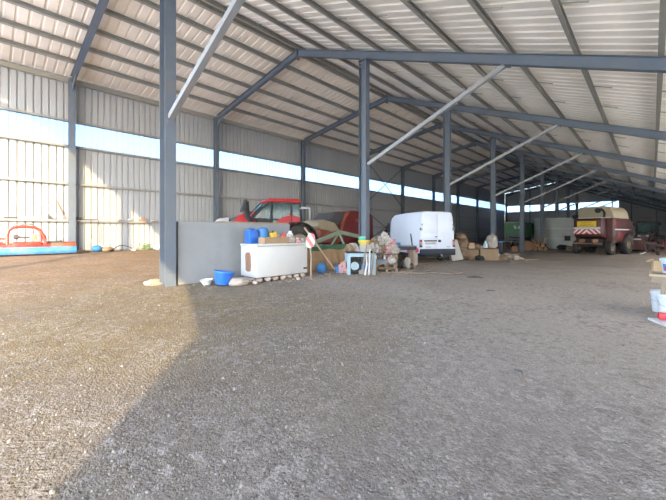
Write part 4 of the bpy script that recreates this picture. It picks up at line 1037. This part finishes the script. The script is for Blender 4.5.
def bsheet(u, v): return (-1.0+2.0*u, -.7+1.4*v, .10*math.sin(u*7)+.05*math.sin(v*9)-.5*abs(v-.5)*(v < .25))
solo(MB().lump((0, 0, .55), (.6, .45, .62), 209, .18, 4, -.75, 1.1), 'blue_tarp', NAVY, 'blue tarp bundle behind the tan boxes right of the van', 'tarp', gl(-10.3, 25.9), 0)
m = MB().prism([(-.34, 0), (.34, 0), (.28, 1.35), (-.28, 1.42)], -.03, .03, 'y', .01)
solo(m, 'pale_panel', LGREY, 'pale grey panel leaning beside the right rear corner of the van', 'panel', gl(-9.02, 21.1, .05), 0, rot=(R(-14), R(-13), R(30)))
for i, (x, y, z, s, lb) in enumerate(((-9.55, 22.9, 0, (.55, .5, .55), 'bottom brown sack of the stack beside the van'), (-9.62, 22.95, .80, (.52, .46, .42), 'middle brown sack of the stack beside the van'), (-9.66, 22.95, 1.38, (.48, .42, .28), 'topmost brown sack of the stack beside the van'))):
    solo(MB().lump((0, 0, s[2]*.7), s, 215+i, .28, 3, -.7), 'brown_sack', BAGB, lb, 'sack', gl(x, y, z), i*40, 'sacks stacked beside the van')
r = thing('dark_bin', 'dark blue bin standing against the middle column right of the tan boxes', 'bin', gl(-9.35, 29.6), 20)
MB().lathe([(.36, 0), (.40, .05), (.46, 1.25), (.43, 1.25), (.37, .08)], (0, 0, 0), 20).build('shell', NAVY, r, True)
MB().lathe([(.46, 1.2), (.50, 1.22), (.50, 1.29), (.44, 1.3)], (0, 0, 0), 20, caps=False).build('rim', BLUEP, r, True)
solo(MB().box(0, 0, .45, .22, .05, .9, 0, 0, 0, .01), 'white_board', PLWHITE, 'narrow white board leaning right of the grey tarp bundle', 'board', gl(-7.85, 25.6, .03), 0, rot=(R(10), R(-28), R(20)))
rb = random.Random(77)
where = ['nearest the tan boxes', 'in front of the dark blue bin', 'at the left of the rubble heap', 'at the front of the rubble heap', 'on top of the rubble heap', 'in the middle of the rubble heap', 'at the back of the rubble heap', 'at the right of the rubble heap', 'at the far right of the rubble heap', 'fallen in front of the rubble heap', 'small and alone right of the rubble heap', 'behind the rubble heap']
spots = [(-7.7, 24.75, .2), (-8.4, 27.6, .25), (-7.75, 25.2, .25), (-7.4, 25.0, .22), (-7.6, 26.2, .36), (-7.35, 25.55, .28), (-8.0, 26.8, .32), (-6.95, 26.1, .26), (-7.1, 26.8, .22), (-7.05, 25.2, .18), (-6.8, 26.9, .14), (-7.5, 27.6, .30)]
for i, ((x, y, s), wl) in enumerate(zip(spots, where)):
    solo(MB().lump((0, 0, s*.42), (s, s*1.1, s*.75), 230+i, .4, 2, -.6), 'rubble_stone', BAGB if i % 3 == 0 else STONE, 'brownish lump of rubble '+wl, 'stone', gl(x, y), i*37, 'rubble heap right of the tan boxes', smooth=False)
for i, (x, y, rz, lb) in enumerate(((-7.2, 25.9, 35, 'splintered plank lying across the rubble heap'), (-6.7, 26.2, -20, 'short plank at the right foot of the rubble heap'), (-6.3, 27.4, 60, 'thin plank on the ground beyond the rubble heap'))):
    solo(MB().box(0, 0, .02, 1.1, .12, .04, 0, -6 if i == 0 else 0), 'loose_plank', WOOD, lb, 'plank', gl(x, y, .34 if i == 0 else .005), rz, 'planks at the rubble heap', smooth=False)
for x, y, lb in ((-14.6, 38.3, 'white bucket far back by the left wall, left of the other'), (-14.0, 38.9, 'white bucket far back by the left wall, right of the other')):
    solo(MB().lathe([(.01, 0), (.2, 0), (.25, .45), (.22, .45), (.18, .03), (.01, .03)], (0, 0, 0), 14, caps=False), 'white_bucket', PLWHITE, lb, 'bucket', gl(x, y), 0, 'white buckets far back')

# ---- green farm trailer
r = thing('farm_trailer', 'dark green high-sided farm trailer in the far left bays', 'trailer', gl(-13.1, 48.0), 0)
m = MB().box(0, 3.0, 1.52, 2.2, 6.2, .12)
m.build('floor_plate', DGREY, r)
MB().box(0, -.05, 2.45, 2.2, .08, 1.8, 0, 0, 0, .01).build('tailgate', GREEN, r)
MB().box(0, 6.1, 2.45, 2.2, .08, 1.8, 0, 0, 0, .01).build('headboard', GREEN, r)
for sx in (-1, 1):
    s_ = MB().box(sx*1.08, 3.0, 2.45, .06, 6.1, 1.8)
    for k in range(6): s_.box(sx*1.13, .1+k*1.18, 2.45, .06, .10, 1.8)
    s_.build('side_board', GREEN, r)
MB().box(0, -.08, 3.37, 2.24, .14, .06).build('top_rim', LGREY, r)
m = MB().prism([(.12, 2.5), (.36, 2.5), (.30, 2.85), (.05, 2.95)], -.11, -.09).prism([(.52, 2.5), (.76, 2.5), (.86, 2.95), (.62, 2.85)], -.11, -.09)
m.build('white_emblem', PLWHITE, r)
for y in (1.9, 3.3):
    for sx in (-1, 1): wheel('wheel', r, (sx*.92, y, .55), .55, .36, 'x', lugs=0, rimr=.5)
m = MB().box(-.45, 3.0, 1.2, .14, 6.0, .3).box(.45, 3.0, 1.2, .14, 6.0, .3).box(0, 2.6, .6, 1.6, .14, .14).beam((0, 6.0, 1.1), (0, 8.0, .6), .2, .2)
m.build('chassis', BLACK, r)
m = MB().box(0, -.1, 1.15, 2.1, .1, .22)
m.build('rear_bar', DGREY, r)
r = thing('tine_cultivator', 'dark cultivator standing on the ground in front of the green trailer', 'cultivator', gl(-12.9, 45.6), 0)
MB().box(0, 0, .9, 2.3, .14, .14).box(0, .8, .9, 2.3, .14, .14).box(-.6, .4, .9, .12, .8, .1).box(.6, .4, .9, .12, .8, .1).build('frame', DGREY, r)
MB().tube([(-.3, 0, .95), (0, .1, 1.5), (.3, 0, .95)], .06, 6).build('headstock', DGREY, r)
for i in range(8):
    MB().tube([(-1.05+.3*i, .8*(i % 2), .9), (-1.05+.3*i, .8*(i % 2)-.3, .6), (-1.05+.3*i, .8*(i % 2)-.1, .2), (-1.05+.3*i, .8*(i % 2)+.15, 0)], .04, 6).build('tine', RUST, r)
solo(MB().box(0, 0, .3, .6, .5, .6, 0, 0, 0, .03), 'wooden_block', LOG, 'brown block at the foot of the fifth middle column', 'block', gl(-10.75, 39.9), 15)

# ---- timber by the fifth column
tx, ty = -10.6, 45.2
m = MB().lathe([(.55, 0), (.55, .07)], (0, 0, .56), 22, 'y').lathe([(.55, .6), (.55, .67)], (0, 0, .56), 22, 'y').lathe([(.22, .05), (.22, .62)], (0, 0, .56), 16, 'y')
solo(m, 'cable_drum', LOG, 'round wooden cable drum standing right of the fifth middle column', 'drum', gl(-10.15, 42.6), 20)
logs = [(-9.55, 43.6, .22, 1.5, 'log at the bottom left of the timber pile', 0), (-9.05, 43.6, .24, 1.6, 'log at the bottom middle of the timber pile', 0), (-8.55, 43.6, .21, 1.4, 'log at the bottom right of the timber pile', 0), (-9.30, 43.6, .21, 1.5, 'log in the upper row of the timber pile, left', .40), (-8.82, 43.6, .20, 1.4, 'log in the upper row of the timber pile, right', .40)]
for x, y, r0, L_, lb, dz in logs:
    m = MB().tube([(0, -L_/2, r0), (.02, 0, r0+.01), (0, L_/2, r0)], [r0, r0*.96, r0*.93], 12)
    z0 = ground(-9.05, 43.6)
    solo(m, 'cut_log', LOG, lb+' in front of the silo', 'log', (x, y, z0+dz), 5, 'timber pile')
solo(MB().lump((0, 0, .5), (.34, .3, .62), 260, .4, 3, -.75), 'tree_stump', LOG, 'knotty stump standing between the cable drum and the timber pile', 'stump', gl(-10.0, 44.4), 0)
for i, (x, a, lb) in enumerate(((-9.35, 10, 'orange board leaning against the sixth middle column, left of the other'), (-8.75, 8, 'pale board leaning near the sixth middle column, right of the other'))):
    solo(MB().box(0, 0, .75, .28, .05, 1.5, 0, 0, 0), 'leaning_board', LOG if i == 0 else WOODL, lb, 'board', gl(x-1.0, 48.05, .03), 0, 'boards by the sixth column', rot=(R(-12), R(a), 0), smooth=False)

# ---- silo
r = thing('grain_silo', 'big round grey sheet metal silo without a roof behind the sixth middle column', 'silo', gl(-9.4, 53.2), 0)
m = MB(); prof = []
for k in range(47): prof.append((2.48+(.025 if k % 2 else 0), k*.085))
m.lathe(prof, (0, 0, 0), 56, caps=False); m.build('sheet_shell', SILO, r, True, angle=60)
m = MB()
for z in (.03, 1.3, 2.6, 3.92): m.lathe([(2.49, z-.04), (2.55, z-.03), (2.55, z+.03), (2.49, z+.04)], (0, 0, 0), 56, caps=False)
m.build('hoop', LGREY, r, True)
MB().lathe([(.02, 3.78), (2.46, 3.5)], (0, 0, 0), 40, caps=False).build('grain_surface', BEIGE, r, True)
m = MB().box(1.65, -1.95, 1.35, .62, .2, .62, 0, 0, 40, .02); m.build('hatch', BLACK, r)
for i, (x, y, s, lb) in enumerate(((-7.9, 49.4, (.8, .4, .36), 'low dark tarp heap in front of the silo, left'), (-6.3, 48.6, (.6, .5, .42), 'low dark tarp heap in front of the silo, right'), (-7.05, 48.2, (.4, .35, .30), 'low brown sack between the dark heaps in front of the silo'))):
    solo(MB().lump((0, 0, s[2]*.6), s, 270+i, .35, 3, -.6), 'tarp_heap', BLACK if i < 2 else BAGB, lb, 'heap', gl(x, y), i*25)

# ---- combine harvester seen from behind
r = thing('combine_harvester', 'dark red combine harvester with a beige tank, seen from behind', 'harvester', gl(-4.35, 39.0), -15)
MB().prism([(-.15, 2.15), (0, 1.72), (1.4, 1.45), (1.6, 3.38), (-.05, 3.38), (-.15, 3.2)], -1.08, 1.08, 'x', .04).build('straw_hood', REDD, r, True)
MB().prism([(1.2, 1.15), (6.0, 1.15), (6.0, 3.0), (5.2, 3.35), (1.2, 3.38)], -1.45, 1.50, 'x', .04).build('main_body', REDD, r, True)
m = MB()
for sx in (-1.46, 1.515): m.box(sx, 3.3, 2.35, .02, 3.2, .10)
m.build('side_stripe', LGREY, r)
m = MB().box(1.52, 3.4, 1.75, .04, 2.2, .85, 0, 0, 0, .02).box(1.52, 2.0, 2.85, .04, 1.0, .6, 0, 0, 0, .02)
m.build('side_door', REDB, r, True)
tp = [(-1.15, 3.38), (-1.15, 4.32), (-1.0, 4.48), (.9, 4.52), (1.3, 4.40), (1.55, 4.05), (1.68, 3.38)]
MB().prism(tp, .9, 4.4, 'y', .04).build('grain_tank', BEIGE, r, True)
m = MB().lathe([(.05, -.08), (.24, -.08), (.24, .06), (.05, .06)], (.5, .84, 4.12), 14, 'y').tube([(.95, .86, 3.5), (1.05, .72, 3.85), (.95, .7, 4.1), (.75, .8, 4.25)], .09, 8)
m.build('engine_fittings', BLACK, r, True)
MB().box(.2, .86, 3.44, 2.6, .1, .10, 0, 0, 0, .02).build('tank_ledge', LGREY, r)
s = MB().box(0, 0, 0, 1.52, .03, .52, 0, 0, 0, .006).build('warning_sign', YSIGN, r, False, (-.02, -.185, 2.86))
text_mesh('sign_text', 'CONVOI', .20, PLUM, s, (0, -.02, .11), (R(90), 0, 0))
text_mesh('sign_text', 'AGRICOLE', .22, PLUM, s, (0, -.02, -.12), (R(90), 0, 0))
MB().box(0, -.19, 2.47, 2.10, .03, .20).build('white_band', LGREY, r)
MB().box(0, 0, 0, 2.12, .03, .44, 0, 0, 0, .004).build('chevron_board', CHEV, r, False, (0, -.19, 2.15))
m = MB().box(0, 1.2, .95, 2.5, .22, .22).box(-.5, .5, 1.3, .12, 1.6, .3).box(.5, .5, 1.3, .12, 1.6, .3).box(0, -.1, 1.05, 2.3, .1, .12).box(0, 4.2, 1.0, 2.6, .4, .5)
m.build('axle_frame', RUST, r)
m = MB().box(0, 3.0, 1.1, 1.9, 4.5, .7)
m.build('underside', BLACK, r)
for sx in (-1, 1):
    wheel('rear_wheel', r, (sx*1.32, 1.2, .62), .62, .44, 'x', lugs=16, rimr=.5, hubm=BEIGE)
    wheel('front_wheel', r, (sx*1.45, 4.3, .98), .98, .62, 'x', lugs=18, rimr=.5, hubm=BEIGE)
MB().prism([(5.9, 1.9), (7.2, 1.9), (7.5, 2.4), (7.2, 3.9), (5.9, 4.0)], -.9, .7, 'x', .05).build('cab', DGLASS, r, True)
m = MB().beam((-1.6, 1.5, 3.7), (-1.7, 5.5, 3.9), .26, .26); m.build('unloading_auger', REDD, r)
MB().box(-1.5, 1.0, 3.6, .3, .2, .35, 0, 0, 0, .03).build('tail_lamp', BLACK, r)
m = MB()
for i in range(5): m.box(1.62, 5.2+.0*i, 1.0+i*.35, .25, .5, .04)
m.beam((1.72, 4.95, .9), (1.72, 4.95, 2.6), .04, .04).beam((1.72, 5.45, .9), (1.72, 5.45, 2.6), .04, .04)
m.build('ladder', DGREY, r)

# ---- header trolley and dark tractor with a loader at the right
r = thing('cutting_header', 'low dark red cutting header parked right of the harvester', 'header', gl(-1.55, 45.6), -4)
MB().prism([(-.4, .35), (.5, .2), (.7, .3), (.3, .9), (.1, 1.55), (-.35, 1.6)], -.95, 1.05, 'x', .03).build('trough', REDD, r, True)
MB().lathe([(.28, -.9), (.28, 1.0)], (0, .35, .75), 16, 'x').build('feed_auger', DGREY, r, True)
for i in range(6): MB().prism([(.5, .25), (1.2, .12), (.5, .45)], -.9+.36*i, -.82+.36*i, 'x').build('crop_divider', DGREY, r)
for sx in (-.8, .9): MB().box(sx, 0, .19, .14, .9, .38).build('skid', BLACK, r)
MB().box(.35, -.42, 1.42, .9, .05, .14).build('white_strip', LGREY, r)
r = thing('loader_tractor', 'dark tractor with a front loader in the shade at the far right', 'tractor', gl(-.35, 52.0), 172)
m = MB().box(0, .2, 1.0, .7, 4.0, .6, 0, 0, 0, .04)
m.build('chassis', BLACK, r)
MB().prism([(.7, 1.2), (2.4, 1.2), (2.5, 1.7), (2.3, 2.0), (.7, 2.15)], -.4, .4, 'x', .05).build('bonnet', DGREY, r, True)
m = MB()
for sx in (-.76, .76):
    m.beam((sx, .85, 1.9), (sx, .7, 3.15), .09, .09).beam((sx, -.75, 1.7), (sx, -.75, 3.15), .09, .09)
m.box(0, .8, 1.95, 1.5, .08, .10)
m.build('cab_frame', BLACK, r)
MB().prism([(-.9, 3.12), (.85, 3.12), (.9, 3.25), (.6, 3.36), (-.85, 3.36)], -.86, .86, 'x', .04).build('roof', DGREY, r, True)
MB().box(0, .78, 2.55, 1.45, .02, 1.1).build('windscreen', GLASS, r)
MB().box(0, -.75, 2.55, 1.45, .02, 1.1).build('rear_window', GLASS, r)
for sx in (-1, 1): MB().box(sx*.76, .0, 2.55, .02, 1.4, 1.1).build('side_window', GLASS, r)
m = MB().box(0, -.2, 1.9, 1.4, 1.4, .4).box(0, -.4, 2.3, .55, .2, .7, 0, 0, 0, .05)
m.build('seat', BLACK, r)
for sx in (-1, 1):
    wheel('rear_wheel', r, (sx*.98, -.9, .88), .88, .5, 'x', lugs=18, rimr=.55, hubm=REDP)
    wheel('front_wheel', r, (sx*.9, 1.8, .6), .6, .4, 'x', lugs=16, rimr=.55, hubm=REDP)
    m = MB().beam((sx*.62, .5, 2.0), (sx*.62, 2.2, 1.7), .12, .2).beam((sx*.62, 2.2, 1.7), (sx*.62, 3.2, .6), .12, .2); m.build('loader_arm', REDD, r)
    m = MB().box(sx*1.1, .9, 3.0, .25, .06, .3); m.build('mirror', BLACK, r)
    MB().box(sx*.35, 2.5, 1.72, .26, .06, .12).build('headlamp', PLWHITE, r)
MB().prism([(3.0, .25), (3.1, .9), (3.2, .9), (3.3, .35), (3.9, .3), (3.9, .25)], -1.0, 1.0, 'x').build('bucket', DGREY, r)
r = thing('hay_rake', 'dark red folded implement frame in front of the dark tractor', 'implement', gl(.15, 42.0), 0)
m = MB().beam((-.75, 0, 1.1), (-.3, 0, 1.15), .14, .14).beam((-.3, 0, 1.15), (.9, .2, .75), .14, .16).beam((-.75, 0, 1.12), (-.5, .1, .25), .12, .12).beam((-.35, 0, 1.1), (.1, 0, .45), .10, .10).beam((.1, 0, .45), (1.0, .2, .5), .12, .12)
m.build('frame', REDD, r)
m = MB().beam((-.5, .1, .3), (-.95, -.1, .05), .10, .08); m.build('stand', LGREY, r)
for x in (.25, .95): wheel('wheel', r, (x, .4, .38), .38, .22, 'x', lugs=0, rimr=.5)

# ---- bench with tubs at the right edge of the picture
BX, BY = .62, 9.25
BZ = ground(BX, BY)
r = thing('trestle_bench', 'rough wooden bench carrying tubs at the right edge', 'bench', (BX, BY, BZ), 0)
for i in range(4): MB().box(.02, -.42+i*.26, .775, 1.36, .22, .04, 0, 0, [.8, -.6, .5, -.4][i]).build('plank', WOODL, r)
MB().box(0, -.5, .70, 1.25, .05, .10).build('front_rail', WOOD, r)
for sx in (-.47, .55):
    for sy in (-.46, .38): MB().box(sx, sy, .375, .07, .07, .75, 0, 0, 0, .006).build('leg', WOOD, r)
TZ2 = BZ+.797
r = thing('cardboard_box', 'small open cardboard box on the left end of the bench at the right edge', 'box', (BX-.50, BY+.30, TZ2), 12)
MB().box(0, 0, .10, .24, .2, .20).build('carton', CARDL, r)
MB().box(-.155, 0, .21, .10, .19, .008, 0, -35).build('flap', CARDL, r)
def tub(label, loc, m_lid, rr_=.2):
    r = thing('plastic_tub', label, 'tub', loc, 0, 'tubs on the bench')
    MB().lathe([(rr_*.85, 0), (rr_, .24), (rr_*1.02, .25)], (0, 0, 0), 28).build('tub_body', PLWHITE, r, True)
    MB().lathe([(rr_*1.06, .235), (rr_*1.10, .25), (rr_*1.10, .285), (rr_*.9, .30)], (0, 0, 0), 28).build('lid', m_lid, r, True)
    m = MB()
    def lab(u, v): a = R(-150+90*u); q = rr_*(.89+.09*v)+.004; return (q*math.cos(a), q*math.sin(a), .06+.13*v)
    m.sheet(lab, 10, 1); l = m.build('label', BLUEP, r, True)
    m = MB()
    def lab2(u, v): a = R(-142+28*u); q = rr_*(.90+.05*v)+.009; return (q*math.cos(a), q*math.sin(a), .08+.05*v)
    m.sheet(lab2, 5, 1); m.build('red_mark', REDPL, l, True)
    return r
tub('white tub with a pale blue lid at the left end of the bench', (BX-.30, BY-.22, TZ2), LID, .20)
tub('white tub with a pale blue lid on the right half of the bench', (BX+.28, BY-.15, TZ2), LID, .2)
solo(MB().tube([(0, 0, .012), (.25, -.03, .012), (.5, .02, .012)], .012, 6), 'metal_rod', DGREY, 'thin dark rod lying on the front plank of the bench', 'rod', (BX-.62, BY-.44, TZ2), 0)
def bucket(label, loc, r0, h, rz=0):
    r = thing('white_bucket', label, 'bucket', loc, rz, 'white buckets by the bench')
    MB().lathe([(.01, 0), (r0*.8, 0), (r0, h), (r0*.95, h), (r0*.76, .02), (.01, .02)], (0, 0, 0), 28, caps=False).build('shell', PLWHITE, r, True)
    MB().lathe([(r0*1.0, h*.84), (r0*1.06, h*.85), (r0*1.06, h*.90), (r0*1.01, h*.91)], (0, 0, 0), 28, caps=False).build('rim', PLWHITE, r, True)
    MB().tube([(-r0, 0, h*.9), (-r0*1.02, -.06, h*.6), (0, -r0*1.12, h*.45), (r0*1.02, -.06, h*.6), (r0, 0, h*.9)], .006, 6).build('handle', GREY, r, True)
    return r
bucket('white bucket on the ground at the left end of the bench at the right edge', gz(.14, 9.32, .005), .17, .42)
bucket('white bucket on the ground in front of the bench at the right edge', gz(.22, 8.55, .03), .17, .38, 30)
r = thing('polystyrene_board', 'white board lying on the ground in front of the bench', 'board', gz(.42, 8.08, .0), 24)
MB().box(0, 0, .02, .8, .55, .04, 0, 0, 0, .006).build('board', PLWHITE, r)
r = solo(MB().box(0, 0, .06, .26, .13, .12, 0, 0, 0, .03), 'red_container', REDPL, 'red container lying on the white board at the right edge', 'container', gz(.20, 8.08, .055), 10)
MB().lathe([(.025, 0), (.025, .05)], (-.12, 0, .07), 10, 'x').build('cap', BLACK, r, True)

# ---- bits on the floor
for i, (x, y, L_, rz, lb) in enumerate(((-4.6, 12.2, .55, 30, 'dark piece of iron lying on the gravel in the middle of the floor'), (-1.05, 4.05, .15, -35, 'short dark twig lying on the gravel in the foreground'), (-3.1, 9.3, .3, 60, 'small dark stick on the gravel between the van and the camera'))):
    solo(MB().tube([(-L_/2, 0, .02), (0, .03, .03), (L_/2, -.02, .02)], [.008, .012, .006] if i else [.02, .03, .015], 6), 'scrap_stick', DGREY, lb, 'stick', gz(x, y, .0), rz)

# ---- litter trodden into the floor round the junk
lr = random.Random(91); lm = MB()
zones = [(-8.4, 7.4, .6, 1.2, 60), (-8.1, 9.6, 1.0, .9, 90), (-7.6, 11.3, .8, 1.4, 120), (-8.0, 13.8, 1.0, 1.6, 120), (-8.6, 16.2, .8, 1.4, 100), (-7.6, 25.2, 1.4, 2.0, 90), (-9.0, 5.1, .5, .8, 40)]
for cx, cy, sx, sy, n_ in zones:
    for i in range(n_):
        x, y = lr.gauss(cx, sx*.6), lr.gauss(cy, sy*.6)
        s_ = lr.uniform(.015, .05)
        lm.box(x, y, ground(x, y)+.01, s_*lr.uniform(1, 3), s_, s_*.5, lr.uniform(-20, 20), lr.uniform(-20, 20), lr.uniform(0, 180))
o = lm.build('floor_litter', WOOD)
tag(o, 'brown chips and crumbs littering the floor around the junk', 'litter', kind='stuff')
